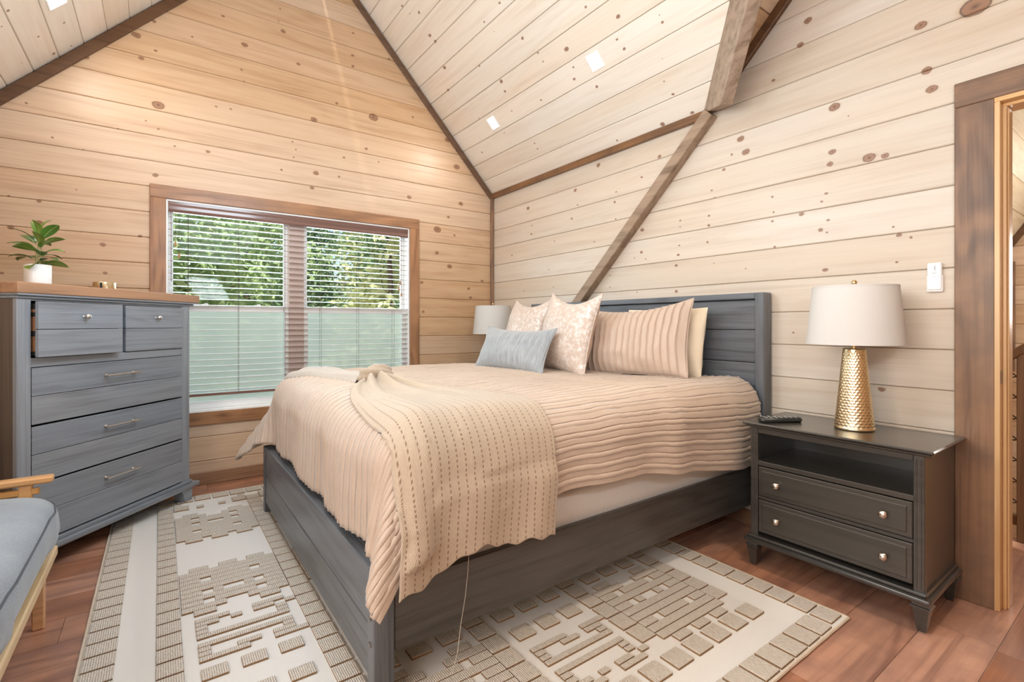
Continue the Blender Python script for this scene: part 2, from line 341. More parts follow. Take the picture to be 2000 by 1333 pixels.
# sloped ceilings
ce = struct(MB().prism([(0-.1, 0, EZ), (DX0, 0, EZ), (DCX, -(DAZ-EZ)/SL, DAZ), (DX1, 0, EZ), (XF, 0, EZ), (XF, YW/2, APZ), (-.1, YW/2, APZ)], V3((0, .13, .13)))
    .xf(Matrix.Translation((0, .018*.73, .018*.685))).obj('ceiling', m_gap, smooth=0))
def limC(v):
    if v > DAZ: return [(0, XF)]
    k = (v-EZ)/(DAZ-EZ)*(DCX-DX0); return [(0, DX0+k), (DX1-k, XF)]
nr = V3((0, SL, 1)).normalized()
RZ = rowlist(EZ, .1268, EZ, APZ)
cuts_c = {0: [1.45], 1: [2.05], 3: [1.2], 5: [.9, 2.6], 7: [1.7], 8: [.7], 10: [1.3], 12: [.8, 2.3]}
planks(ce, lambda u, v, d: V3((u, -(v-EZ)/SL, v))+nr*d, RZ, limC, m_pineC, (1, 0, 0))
cl = struct(MB().prism([(-.1, YW, EZ), (XF, YW, EZ), (XF, YW/2, APZ), (-.1, YW/2, APZ)], V3((0, -.13, .13)))
    .xf(Matrix.Translation((0, -.018*.73, .018*.685))).obj('ceiling.001', m_gap, smooth=0))
nl = V3((0, -SL, 1)).normalized()
planks(cl, lambda u, v, d: V3((u, YW+(v-EZ)/SL, v))+nl*d, RZ, lambda v: [(0, XF)], m_pineC, (1, 0, 0))
cdm = struct(MB().prism([(DX0, .1, EZ), (DCX, .1, DAZ), (DCX, -(DAZ-EZ)/SL, DAZ), (DX0, 0, EZ)], V3((-.1, 0, .1)))
    .prism([(DX1, .1, EZ), (DCX, .1, DAZ), (DCX, -(DAZ-EZ)/SL, DAZ), (DX1, 0, EZ)], V3((.1, 0, .1)))
    .xf(Matrix.Translation((0, 0, .0245))).obj('ceiling.002', m_pineX, smooth=0))
nd = V3((-DS, 0, 1)).normalized()
planks(cdm, lambda u, v, d: V3((DX0+(v-EZ)/DS, u, v))+nd*d, rowlist(EZ+.03, .125, EZ, DAZ), lambda v: [(-(v-EZ)/SL, 0)], m_pineD, (0, 1, 0))

# unseen sides of the room: near-side wall with its alcove and window, front wall
wn = struct(MB().box(-.1, 1.45, YW-.12, YW, -.05, EZ+.1).box(1.33, 1.45, -4.5, YW-.12, -.05, EZ+.1).box(1.33, XF+.1, -4.62, -4.5, -.05, .95)
    .box(1.33, 2.6, -4.62, -4.5, .95, 2.45).box(5.2, XF+.1, -4.62, -4.5, .95, 2.45).box(1.33, XF+.1, -4.62, -4.5, 2.45, EZ+.1).obj('wall_near', m_pineX, smooth=0))
struct(MB().box(1.33, XF+.1, -4.62, YW-.02, EZ, EZ+.12).obj('ceiling.003', m_pineX, smooth=0))
struct(MB().prism([(XF, -4.6, -.05), (XF, .1, -.05), (XF, .1, EZ), (XF, YW/2, APZ+.1), (XF, YW-.1, EZ), (XF, -4.6, EZ)], V3((.12, 0, 0))).obj('wall_front', m_pineX, smooth=0))

# floor
fl = struct(MB().box(-.1, XF+.1, -4.6, .12, -.12, -.012).box(2.8, 5.6, .12, 1.02, -.12, -.012).obj('floor', m_gap, smooth=0))
fx = 3.0245
random.seed(3)
def flcuts(v):
    random.seed(int(v*1000)+5); c = []; y = -4.5+random.random()*1.2
    while y < .9: c.append(y); y += 1.22
    return c
planks(fl, lambda u, v, d: V3((v, u, -d)), rowlist(fx, .2035, 0, XF), lambda v: [(-4.5, 1.0 if 2.8 < v < 5.5 else 0)], m_floor, (0, 1, 0), bev=.0016, gap=.0006, thick=.012, cuts=flcuts)

# baseboards and trims
m_base = wood('brown_baseboard', (.36, .21, .13), (.17, .085, .045), 1, .42, across=26, coat=.25)
struct(MB().box(0, .018, YW, 0, 0, .092, .004).obj('baseboard_left', m_base, smooth=0))
struct(MB().box(.02, DOOR[0]-.127, -.018, 0, 0, .092, .004).obj('baseboard_right', m_casX, smooth=0))
def ray_trim(name, p, q, nrm, w, t, mat, side):
    """board of width w (towards side) and thickness t (along nrm) from p to q"""
    p, q, nrm, side = V3(p), V3(q), V3(nrm).normalized(), V3(side).normalized()
    return struct(MB().prism([p, q, q+side*w, p+side*w], nrm*t, .003).obj(name, mat, smooth=0))
k = 1/SL
ray_trim('trim_1', (0, 0, EZ-.01), (0, YW/2, APZ-.01), (1, 0, 0), .05, .022, m_rake, (0, -SL, -1))
ray_trim('trim_2', (0, YW, EZ-.01), (0, YW/2, APZ-.01), (1, 0, 0), .062, .022, m_rake, (0, SL, -1))
ray_trim('trim_3', (0, 0, EZ+.012), (DX0+.03, 0, EZ+.012), (0, -1, 0), .052, .03, m_casX, (0, 0, -1))
struct(MB().box(0, .032, -.032, 0, .09, EZ-.03, .004).obj('trim_4', m_casV, smooth=0))
ray_trim('trim_5', (DX0+.08, 0, EZ+.085), (DCX, 0, DAZ), (0, -1, 0), .058, .03, m_rake, (DS, 0, -1))
ray_trim('trim_8', (DX1, 0, EZ), (DCX, 0, DAZ), (0, -1, 0), .058, .03, m_rake, (-DS, 0, -1))
# slanting brace on the headboard wall and the valley beam that continues it
bt = empty('brace_beam'); struct(bt); bt.name = 'trim_6'
d = V3((1, 0, .96)).normalized(); sd = V3((-.96, 0, 1)).normalized()
b0 = V3((2.305, 0, 2.247)); b1 = b0-d*1.55; b2 = b0+d*.315
MB().prism([b1, b2, b2+sd*.072, b1+sd*.072], V3((0, -.072, 0)), .004).obj('beam', m_beam, bt, smooth=0)
vb = empty('valley_beam'); struct(vb); vb.name = 'trim_7'
dv = V3(((DCX-DX0)/((DAZ-EZ)/SL), -1, SL)).normalized()
sv = dv.cross(V3((0, 0, 1))).normalized(); sv = sv if sv.x < 0 else -sv
up = sv.cross(dv).normalized(); up = up if up.z > 0 else -up
o = V3((DX0, 0, EZ))
q = [o+dv*a_+up*b_-sv*.055 for a_, b_ in ((-.02, .03), (2.3, .03), (2.3, -.28), (.22, -.28))]
MB().prism(q, sv*.068, .004).obj('beam', m_beam, vb, smooth=0)

# ------------------------------------------------------------------ window
w1 = struct(empty('window_1'))
y0, y1, z0, z1 = WIN; cw = .092
MB().box(0, .02, y0-cw, y1+cw, z1, z1+cw, .003).obj('casing', m_wcY, w1, smooth=0)
MB().box(0, .02, y0-cw, y1+cw, z0-cw, z0, .003).obj('casing', m_wcY, w1, smooth=0)
MB().box(0, .02, y0-cw, y0, z0, z1, .003).obj('casing', m_wcV, w1, smooth=0)
MB().box(0, .02, y1, y1+cw, z0, z1, .003).obj('casing', m_wcV, w1, smooth=0)
MB().box(-.15, .012, y0, y1, z0-.002, z0+.016, .003).obj('sill', m_white, w1, smooth=0)
MB().box(-.15, .0, y0, y0+.012, z0+.016, z1).obj('jamb', m_white, w1, smooth=0)
MB().box(-.15, .0, y1-.012, y1, z0+.016, z1).obj('jamb', m_white, w1, smooth=0)
MB().box(-.15, .0, y0+.012, y1-.012, z1-.012, z1).obj('jamb', m_white, w1, smooth=0)
m_mull = plain('daylit_mullion', (.64, .50, .45), .5)  # brown trim, daylight on it painted in as pale mauve
ym0, ym1 = -1.955, -1.838
MB().box(-.13, -.062, ym0, ym1, z0+.016, z1-.012, .004).obj('mullion', m_mull, w1, smooth=0)
t = NT('window_glass'); fr = t.n('Fresnel', {'IOR': 1.45})
t.set(t.out.inputs[0], t.n('MixShader', {0: t.math('MULTIPLY', fr, .22), 1: t.n('BsdfTransparent', {0: (.97, 1, .98, 1)}), 2: t.n('BsdfGlossy', {'Roughness': .02})})); m_glass = t.m
t = NT('insect_screen'); t.set(t.out.inputs[0], t.n('MixShader', {0: .62, 1: t.n('BsdfTransparent'), 2: t.n('MixShader', {0: .3, 1: t.n('BsdfDiffuse', {0: (.52, .51, .45, 1)}), 2: t.n('BsdfTranslucent', {0: (.54, .53, .45, 1)})})})); m_screen = t.m
zr = 1.302
for a, b in ((y0+.012, ym0), (ym1, y1-.012)):
    f = .032
    for n_, xa, xb, c0, c1 in (('upper_sash', -.125, -.098, zr-.016, z1-.012), ('lower_sash', -.095, -.066, z0+.016, zr+.016)):
        m = MB().box(xa, xb, a, a+f, c0, c1, .002).box(xa, xb, b-f, b, c0, c1, .002).box(xa, xb, a+f, b-f, c1-(.042 if n_[0] == 'l' else f), c1, .002).box(xa, xb, a+f, b-f, c0, c0+f*(1.6 if n_[0] == 'l' else 1), .002)
        sh = m.obj(n_, m_white, w1, smooth=0)
        MB().box(xa+.011, xa+.014, a+f, b-f, c0+f, c1-f).obj('pane', m_glass, sh, smooth=0)
        if n_[0] == 'l':
            MB().box(-.134, -.132, a+.005, b-.005, z0+.02, zr-.02).obj('insect_screen', m_screen, w1, smooth=0)
            for yy in (a+(b-a)*.28, a+(b-a)*.72):
                MB().box(-.09, -.072, yy-.025, yy+.025, zr+.016, zr+.028, .004).box(-.086, -.078, yy-.004, yy+.022, zr+.026, zr+.036, .003).obj('sash_lock', m_white, sh)

# ------------------------------------------------------------------ blind
m_slat = wood('mahogany_slat', (.22, .12, .095), (.10, .05, .042), 1, .16, across=60, coat=.35, bump=.0, var=.02, spec=.6, crough=.10)
m_slat2 = wood('slat_face', (.50, .42, .38), (.38, .30, .27), 1, .18, across=60, coat=.35, bump=.0, var=.02, spec=.6, crough=.10)
m_cord = plain('dark_cord', (.09, .06, .05), .8)
m_tass = plain('wood_tassel', (.35, .19, .08), .5)
bl = tag(empty('window_blind', (-.03, -1.852, z0)), 'wide venetian blind with mahogany valance and open slats inside the window', 'blind')
bw = (y1-y0)/2-.014
H = z1-z0
vm = MB().prism([(-.012, -bw, H-.088), (.026, -bw, H-.088), (.030, -bw, H-.074), (.026, -bw, H-.066), (.026, -bw, H-.045), (.032, -bw, H-.03), (.032, -bw, H-.014), (.022, -bw, H-.006), (-.012, -bw, H-.006)], V3((0, 2*bw, 0)))
vm.obj('valance', m_slat, bl, smooth=0)
ns = 29; zt = H-.118; zb = .142
sp = None
for i in range(ns):
    z = zb+.012+(zt-zb-.012)*i/(ns-1)
    if sp is None:
        a = R(-1); n_ = []
        for u in (-.0245, -.012, 0, .012, .0245): n_.append((u, .0022*(1-(u/.0245)**2)))
        pr = [(u*math.cos(a)-w_*math.sin(a), -bw, u*math.sin(a)+w_*math.cos(a)+.0013) for u, w_ in n_]+[(u*math.cos(a)-w_*math.sin(a), -bw, u*math.sin(a)+w_*math.cos(a)-.0013) for u, w_ in n_[::-1]]
        sp = MB().prism(pr, V3((0, 2*bw, 0))).obj('slat', m_slat2, bl, (0, 0, z), smooth=0)
    else: dup(sp, bl, (0, 0, z))
MB().box(-.022, .022, -bw, bw, zb-.028, zb-.008, .003).obj('bottom_rail', m_slat, bl, smooth=0)
for i, yy in enumerate((-2.643, -2.32, -1.995, -1.715, -1.40, -1.075)):
    y_ = yy+1.852
    MB().tube([(.0258, y_, zb-.01), (.0258, y_, H-.09)], .0011, 4).tube([(-.0258, y_, zb-.01), (-.0258, y_, H-.09)], .0011, 4).obj('ladder_cord', m_cord, bl, smooth=0)
for yy, zc, tl in ((-2.72, 1.752, 1), (-2.698, 1.67, 1), (-1.018, 1.56, 1), (-1.03, 1.50, 1), (-1.008, 1.45, 1)):
    y_ = yy+1.852; zz = zc-z0
    pc = MB().tube([(.031, y_, zz), (.031, y_, H-.09)], .0011, 4).obj('pull_cord', m_cord, bl, smooth=0)
    MB().lathe([(.002, .022), (.005, .018), (.007, .002), (.0085, -.012), (.004, -.016), (0, -.016)], (.031, y_, zz), 10).obj('tassel', m_tass, pc)
# wall_left of the blind's own wand
MB().tube([(.033, -2.745+1.852, .95), (.033, -2.745+1.852, H-.09)], .003, 6).obj('tilt_wand', m_slat, bl)

# ------------------------------------------------------------------ door opening
d1 = struct(empty('door_1')); x0, x1, _, zh = DOOR
MB().box(x0-.126, x0, -.022, 0, 0, zh+.002, .003).obj('casing', m_casV, d1, smooth=0)
MB().box(x0-.126, x1+.126, -.024, 0, zh+.002, zh+.107, .003).obj('casing', m_casX, d1, smooth=0)
MB().box(x1, x1+.126, -.022, 0, 0, zh+.002, .003).obj('casing', m_casV, d1, smooth=0)
jm = MB().box(x0-.004, x0+.016, -.020, .12, 0, zh-.016, .002).box(x0+.016, x0+.028, .022, .12, 0, zh-.028, .002).box(x0+.028, x0+.034, .036, .10, 0, zh-.034, .002).obj('jamb', m_jamb, d1, smooth=0)
MB().box(x1-.016, x1+.004, -.020, .12, 0, zh-.016, .002).obj('jamb', m_jamb, d1, smooth=0)
MB().box(x0-.004, x1+.004, -.020, .12, zh-.016, zh+.004, .002).box(x0+.016, x1-.016, .022, .12, zh-.030, zh-.016, .002).obj('jamb', wood('pine_head_jamb', (.74, .47, .22), (.52, .28, .10), 0, .35, across=40, coat=.3), d1, smooth=0)
m_steel = plain('brushed_nickel', (.62, .60, .57), .28, 1)
m_dsteel = plain('dark_nickel', (.30, .28, .26), .35, 1)
MB().box(x0+.012, x0+.0175, -.014, .016, .932, .99, .002).obj('strike_plate', m_dsteel, d1, smooth=0)

# ------------------------------------------------------------------ stair hall beyond the door
wf = struct(MB().box(2.6, 5.7, 3.62, 3.72, -2.6, 4.6).box(2.6, 2.72, .12, 3.72, -2.6, 4.6).box(5.6, 5.72, .12, 3.72, -2.6, 4.6).box(2.6, 5.7, .12, 3.72, -2.7, -2.6).box(2.6, 5.72, .12, 3.72, 4.6, 4.7).obj('wall_far', m_pineX, smooth=0))
planks(wf, lambda u, v, d: V3((u, 3.6+d, v)), rowlist(.1, .18, -1.2, 2.6), lambda v: [(2.72, 5.6)], m_pineX, (1, 0, 0))
ch = struct(MB().prism([(2.80, .12, 1.21), (4.7, .12, 4.25), (4.7, 3.62, 4.25), (2.80, 3.62, 1.21)], V3((-.08, 0, .05))).xf(Matrix.Translation((-.016, 0, .01))).obj('ceiling.004', m_gap, smooth=0))
nh = V3((-1.6, 0, 1)).normalized()
planks(ch, lambda u, v, d: V3((2.80+(v-1.21)/1.6, u, v))+nh*d, rowlist(1.21, .155, 1.21, 4.2), lambda v: [(.13, 3.6)], m_pineH, (0, 1, 0))
ray_trim('trim_9', (2.85, 3.6, 1.29), (4.2, 3.6, 3.45), (0, -1, 0), .05, .03, m_rake, (1.6, 0, -1))
struct(MB().box(3.20, 3.30, 3.56, 3.6, .75, 1.76, .004).obj('trim_10', m_casV, smooth=0))
lamp('hall_fill', 'POINT', (4.3, 2.2, 1.5), 60, (1, .97, .92), .3)  # added unseen lamp that brightens the closed-in hall
rl = tag(empty('stair_railing', (3.74, 1.0, 0)), 'dark wooden stair railing with crossed wire infill beyond the doorway', 'railing')
m_rail = wood('railing_wood', (.26, .14, .07), (.10, .05, .025), 2, .4, across=30, world=False)
m_wire = plain('black_wire', (.03, .025, .02), .4, .6)
MB().box(-.045, .045, -.045, .045, 0, 1.06, .004).obj('post', m_rail, rl, smooth=0)
MB().prism([(-.42, -.05, .70), (.4, -.05, 1.355), (.4, -.05, 1.41), (-.42, -.05, .755)], V3((0, .1, 0)), .004).obj('handrail', m_rail, rl, smooth=0)
MB().box(-.42, -.045, -.03, .03, .085, .135, .003).obj('bottom_rail', m_rail, rl, smooth=0)
for i in range(8):
    z = .12+i*.115
    MB().tube([(-.42, .004, z+.27), (-.045, .004, z-.035)], .003, 5).obj('wire', m_wire, rl)
    MB().tube([(-.42, -.004, z-.05), (-.045, -.004, z+.085)], .003, 5).obj('wire', m_wire, rl)

# ------------------------------------------------------------------ outside: hillside and trees
t = NT('hillside'); p = t.geo(); c = t.ramp(t.noise(p, 1.3, 6, .7).outputs[0], [(.3, (.12, .14, .08)), (.6, (.19, .18, .14)), (.75, (.24, .22, .18))])
t.P(Base_Color=c, Roughness=.95); m_hill = t.m
def hill(u, v):
    x, y = u, v; d_ = -x
    return (x, y, -2.6+sm(1, 6, d_)*1.5+max(0, d_-4)*.20+.25*nz(x*.3, y*.3, 0))
g = grid('ground', hill, lin(-.6, -30, 24), lin(-26, 26, 28), m_hill, uv=False); struct(g)
m_bark = plain('bark', (.16, .11, .08), .9)
def leafmat(name, a, b):
    t = NT(name); c = t.ramp(t.noise(t.geo(), 2.5, 3, .6).outputs[0], [(.35, a), (.65, b)])
    df = t.n('BsdfDiffuse', {0: c}); tr = t.n('BsdfTranslucent', {0: c})
    t.set(t.out.inputs[0], t.n('MixShader', {0: .4, 1: df, 2: tr})); return t.m
lm = [leafmat('leaf_green', (.34, .46, .22), (.64, .72, .42)), leafmat('leaf_yellow', (.54, .56, .28), (.80, .78, .50)), leafmat('leaf_deep', (.22, .32, .18), (.44, .54, .32))]
def crown_mesh(seed, rx, rz, nq, size):
    rnd = random.Random(seed); V = []; Fc = []
    cl_ = [(rnd.gauss(0, .45), rnd.gauss(0, .45), rnd.uniform(-.9, .9)) for _ in range(34)]
    for i in range(nq):
        c = cl_[rnd.randrange(34)]; k = 1-.45*max(0, c[2])
        p = V3((c[0]*rx*k+rnd.gauss(0, .16*rx), c[1]*rx*k+rnd.gauss(0, .16*rx), c[2]*rz+rnd.gauss(0, .13*rz)))
        kk = max(1, math.hypot(p.x, p.y)/(rx*1.22)); p = V3((p.x/kk, p.y/kk, max(-rz*1.1, min(rz*1.1, p.z))))
        a = V3((rnd.gauss(0, 1), rnd.gauss(0, 1), rnd.gauss(0, .6))).normalized(); b = a.cross(V3((rnd.gauss(0, 1), rnd.gauss(0, 1), rnd.gauss(0, 1)))).normalized()
        s_ = size*rnd.uniform(.6, 1.4); n0 = len(V)
        V += [p-a*s_, p+b*s_*.45, p+a*s_, p-b*s_*.45]; Fc.append((n0, n0+1, n0+2, n0+3))
    me = bpy.data.meshes.new('crown'); me.from_pydata(V, [], Fc); return me
crowns = [[crown_mesh(10*a+b, 1.62, 2.2, 5600, .10) for b in range(2)] for a in range(3)]
for a in range(3):
    for me in crowns[a]: me.materials.append(lm[a])
random.seed(11)
tl_ = [('green leafy tree behind the left half of the blind', 0), ('yellow-green tree outside, seen through the window blind', 1), ('deep green tree outside, seen through the window blind', 2)]
spots = [(-5.0, -3.3, 0), (-5.2, .9, 1), (-9.4, -5.4, 2), (-9.3, -1.1, 0), (-9.5, 3.1, 2), (-13.7, -3.4, 1), (-13.6, .9, 2), (-13.8, 5.2, 0), (-18.6, -6.4, 0), (-18.8, -.4, 0), (-18.6, 5.6, 1), (-25.5, -8.0, 2), (-25.5, .3, 1), (-25.5, 8.6, 0)]
for i, (x, y, kd) in enumerate(spots):
    z = hill(x, y)[2]; s_ = 1.0 if x > -16 else 1.4 if x > -20 else 1.95
    tr = empty('leafy_tree', (x, y, z), random.uniform(0, 6)); tr.scale = (s_, s_, s_*random.uniform(1, 1.15))
    tag(tr, ('green', 'yellow-green', 'deep green')[kd]+' leafy tree on the slope outside the window, behind the blind', 'tree', 'trees outside the window')
    MB().tube([(0, 0, -.1), (.05, .03, 1.2), (-.04, .06, 2.6), (.02, 0, 4.2)], .11, 7, .03).tube([(0, .04, 1.4), (.5, .2, 2.4)], .04, 5, .015).tube([(0, .04, 1.9), (-.4, -.3, 2.9)], .035, 5, .012).obj('trunk', m_bark, tr)
    mkobj('crown', crowns[kd][i % 2], None, tr, (0, 0, 2.9), smooth=0)

# ------------------------------------------------------------------ recessed ceiling lights
m_lens = NT('light_lens'); m_lens.P(Base_Color=(1, 1, 1), Emission_Color=(1, .97, .92), Emission_Strength=6.); m_lens = m_lens.m
def downlight(x, left, label):
    z = 2.962; n_ = nl if left else nr
    y = YW+(z-EZ)/SL if left else -(z-EZ)/SL
    o = empty('recessed_light', V3((x, y, z)))
    zax = -n_; xax = V3((1, 0, 0)); yax = zax.cross(xax)
    o.rotation_euler = Matrix((xax, yax, zax)).transposed().to_euler()
    tag(o, label, 'light', 'recessed ceiling lights')
    a, b = .056, .047
    MB().box(-a, a, -a, -b, -.004, .005, .0015).box(-a, a, b, a, -.004, .005, .0015).box(-a, -b, -b, b, -.004, .005, .0015).box(b, a, -b, b, -.004, .005, .0015).obj('frame', m_white, o, smooth=0)
    MB().box(-b, b, -b, b, -.004, .001).obj('lens', m_lens, o, smooth=0)
    l = lamp('recessed_lamp', 'AREA', V3((x, y, z))-n_*.02, 6, (1, .94, .85), .09, target=V3((x, y, z))-n_*1)
    return o
downlight(.64, 0, 'square recessed ceiling light nearest the corner trim, above the bed')
downlight(1.89, 0, 'square recessed ceiling light in the middle of the slope above the bed')
downlight(.60, 1, 'square recessed ceiling light in the opposite slope, above the chest of drawers')

# ------------------------------------------------------------------ rug
rg = tag(empty('area_rug', (1.87, -1.808, 0)), 'beige and grey area rug with raised greek key pattern under the bed', 'rug')
RX0, RX1, RY0, RY1 = .295, 3.448, -3.037, -.578
t = NT('rug_weave'); p = t.geo()
w1_ = t.math('SINE', t.math('MULTIPLY', t.n('SeparateXYZ', {0: p}).outputs[0], 1250.)); w2_ = t.math('SINE', t.math('MULTIPLY', t.n('SeparateXYZ', {0: p}).outputs[1], 1250.))
wv = t.math('MULTIPLY', w1_, w2_); c = t.mix(t.math('MULTIPLY_ADD', wv, .5, .5), (.70, .675, .64), (.82, .80, .765))
c = t.mix(t.math('MULTIPLY', t.noise(p, 160., 2).outputs[0], .5), c, (.75, .73, .695)); t.P(Base_Color=c, Roughness=.95, Specular_IOR_Level=.1); t.bump(wv, .3, .002); m_rug = t.m
t = NT('rug_pile'); p = t.geo()
st = t.math('SINE', t.math('MULTIPLY', t.n('SeparateXYZ', {0: p}).outputs[1], 900.))
nn = t.noise(t.vmath('MULTIPLY', p, (60, 320, 1)), 1., 3, .7).outputs[0]
c = t.ramp(t.math('MULTIPLY_ADD', st, .16, nn), [(.3, (.38, .33, .275)), (.5, (.59, .53, .46)), (.72, (.73, .675, .605))])
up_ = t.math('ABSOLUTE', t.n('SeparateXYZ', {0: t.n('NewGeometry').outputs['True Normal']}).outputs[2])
c = t.mix(t.math('LESS_THAN', up_, .35), c, (.30, .19, .105))   # shade between the blocks, painted brown on the cut sides
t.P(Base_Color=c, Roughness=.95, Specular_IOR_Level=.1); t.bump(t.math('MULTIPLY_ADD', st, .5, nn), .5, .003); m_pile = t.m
m_bind = fabric('rug_binding', (.55, .45, .34), (.70, .60, .48), 300)
def rugbase(u, v):
    return (u-1.87, v+1.808, .0055)
MB().box(RX0-1.87, RX1-1.87, RY0+1.808, RY1+1.808, .0005, .0055).obj('woven_base', m_rug, rg, smooth=0)
e = .007
pts = [(RX0, RY0), (RX1, RY0), (RX1, RY1), (RX0, RY1)]
mb_ = MB()
for (xa, ya), (xb, yb) in zip(pts, pts[1:]+pts[:1]):
    n_ = 60
    mb_.tube([(xa+(xb-xa)*i/n_-1.87+.0015*nz(i*.7, xa, 1), ya+(yb-ya)*i/n_+1.808+.0015*nz(i*.7, ya, 5), .0062) for i in range(n_+1)], .0058, 6)
mb_.obj('bound_edge', m_bind, rg)
pile = []
def blk(xa, xb, ya, yb, h=.0145): pile.append((xa, xb, ya, yb, h))
px_ = .0888
k0 = int((RX1-RX0-.02)/px_)
for i in range(k0):                                      # long side borders, one block per repeat
    xa = RX0+.010+i*(RX1-RX0-.02)/k0; xb = xa+(RX1-RX0-.02)/k0-.0095
    blk(xa, xb, RY0+.009, RY0+.100); blk(xa, xb, RY1-.104, RY1-.012)
n_ = 22
for i in range(n_):                                      # short side borders
    ya = RY0+.112+i*(RY1-RY0-.226)/n_; yb = ya+(RY1-RY0-.226)/n_-.012
    blk(RX1-.105, RX1-.010, ya, yb); blk(RX0+.010, RX0+.105, ya, yb)
MED = [".##.##.##.", "##########", "##########", "##.####.##", "##########", "##########", "##.#..#.##", "##########", "##.####.##", "####..####", ".##....##."]
KEY = [".###..###.", ".##.#.##.#", ".#......#.", ".#......#.", ".########.", "..........", ".########.", ".#......#.", ".#..##.##.", ".####..###"]
SQ = [".##.##.##."]
DIA = ["#........#", "##......##", "##.#..#.##"]
def bitmap(bm_, xa, ux, ya, uy, flip=False):
    rows_ = bm_[::-1] if flip else bm_
    for r, row in enumerate(rows_):
        c = 0
        while c < len(row):
            if row[c] == '#':
                c1 = c
                while c1 < len(row) and row[c1] == '#': c1 += 1
                blk(xa+r*ux+.0008, xa+(r+1)*ux-.0036, ya+c*uy+.001, ya+c1*uy-.001)
                c = c1
            else: c += 1
strips = [-2.74+.483*i for i in range(4)]
for ci in range(5):                                      # block columns between the strips
    yc = -2.823+.483*ci
    for i in range(1, k0-1):
        xa = RX0+.010+i*(RX1-RX0-.02)/k0
        if .40 < xa < 3.06: blk(xa+.002, xa+(RX1-RX0-.02)/k0-.0075, yc+.002, yc+.079)
for si, ya in enumerate(strips):
    bitmap(DIA, .43, .042, ya, .04); bitmap(MED, .66, .0425, ya, .04, True)
    bitmap(MED, 1.467, .0418, ya, .04)
    bitmap(KEY, 1.958, .0298, ya, .04); bitmap(SQ, 2.298, .066, ya, .04)
    if si in (0, 2):
        bitmap(SQ, 2.47, .066, ya, .04); bitmap(SQ, 2.60, .066, ya, .04); bitmap(SQ, 2.728, .078, ya, .04)
        bitmap(KEY, 2.86, .0275, ya, .04, True)
    else:
        bitmap(SQ, 2.47, .066, ya, .04); bitmap(SQ, 2.60, .066, ya, .04); bitmap(MED, 2.69, .0418, ya, .04, True)
yb = -.819
while yb > -2.70:
    blk(3.158, 3.236, yb-.085, yb, .0152); yb -= .1198
V, Fc = [], []
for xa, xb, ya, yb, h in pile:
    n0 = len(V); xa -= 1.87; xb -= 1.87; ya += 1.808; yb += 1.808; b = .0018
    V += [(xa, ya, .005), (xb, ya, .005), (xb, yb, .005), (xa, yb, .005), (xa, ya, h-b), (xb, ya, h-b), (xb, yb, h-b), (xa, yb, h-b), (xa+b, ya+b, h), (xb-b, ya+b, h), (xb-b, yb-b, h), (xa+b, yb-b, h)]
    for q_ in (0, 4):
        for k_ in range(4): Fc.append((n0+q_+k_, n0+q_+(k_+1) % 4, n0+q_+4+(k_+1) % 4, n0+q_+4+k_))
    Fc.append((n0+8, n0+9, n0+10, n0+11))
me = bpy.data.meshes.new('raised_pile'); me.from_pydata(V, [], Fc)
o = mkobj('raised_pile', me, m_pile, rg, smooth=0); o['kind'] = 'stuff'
RUGT = .0146

# ------------------------------------------------------------------ bed
def char(name, axis, l=(.128, .14, .158), dk=(.042, .046, .053), rough=.42, coat=.25, world=True, across=30):
    return wood(name, l, dk, axis, rough, world=world, across=across, along=1.6, var=.06, figure=.8, bump=.25, coat=coat, spec=.5)
m_chX = char('charcoal_wood_x', 0); m_chY = char('charcoal_wood_y', 1, (.085, .075, .066), (.035, .030, .026)); m_chZ = char('charcoal_wood_z', 2)
m_mat = fabric('white_bedding', (.72, .68, .62), (.80, .77, .72), 300, bump=.12)
BX, BY = 1.82, -1.15
bed = tag(empty('bed', (BX, BY, 0)), 'charcoal wooden panel bed with plank headboard under beige bedding', 'bed')
def L(x): return x-BX
def M_(y): return y-BY
for xa in (.775, 2.815):
    MB().box(L(xa), L(xa+.052), M_(-.098), M_(-.014), 0, 1.358, .004).obj('headboard_post', m_chZ, bed, smooth=0)
MB().box(L(.827), L(2.815), M_(-.098), M_(-.014), 1.322, 1.358, .004).obj('headboard_rail', m_chX, bed, smooth=0)
for a, b in ((1.149, 1.319), (.963, 1.146), (.768, .960), (.58, .765)):
    MB().box(L(.828), L(2.814), M_(-.076), M_(-.03), a, b, .004).obj('headboard_plank', m_chX, bed, smooth=0)
MB().box(L(.828), L(2.814), M_(-.07), M_(-.035), .25, .575, .003).obj('headboard_plank', m_chX, bed, smooth=0)
FB = -2.284
for xa in (.845, 2.742):
    MB().box(L(xa), L(xa+.058), M_(FB), M_(FB+.068), RUGT, .418, .004).obj('footboard_post', m_chZ, bed, smooth=0)
MB().box(L(.903), L(2.742), M_(FB+.005), M_(FB+.045), .242, .418, .004).obj('footboard_plank', m_chX, bed, smooth=0)
MB().box(L(.903), L(2.742), M_(FB+.005), M_(FB+.045), .075, .240, .004).obj('footboard_plank', m_chX, bed, smooth=0)
MB().box(L(.903), L(2.742), M_(FB+.045), M_(FB+.068), .38, .416, .003).obj('footboard_ledge', m_chX, bed, smooth=0)
for xa in (.85, 2.768):
    r_ = MB().box(L(xa), L(xa+.026), M_(FB+.068), M_(-.098), .155, .368, .004).obj('side_rail', m_chY, bed, smooth=0)
    s_ = -1 if xa > 2 else 1
    MB().box(L(xa+(.0 if s_ < 0 else .026))+(-.03 if s_ < 0 else 0), L(xa+(.0 if s_ < 0 else .026))+(0 if s_ < 0 else .03), M_(FB+.07), M_(-.1), .15, .19, .002).obj('rail_cleat', m_chY, r_, smooth=0)
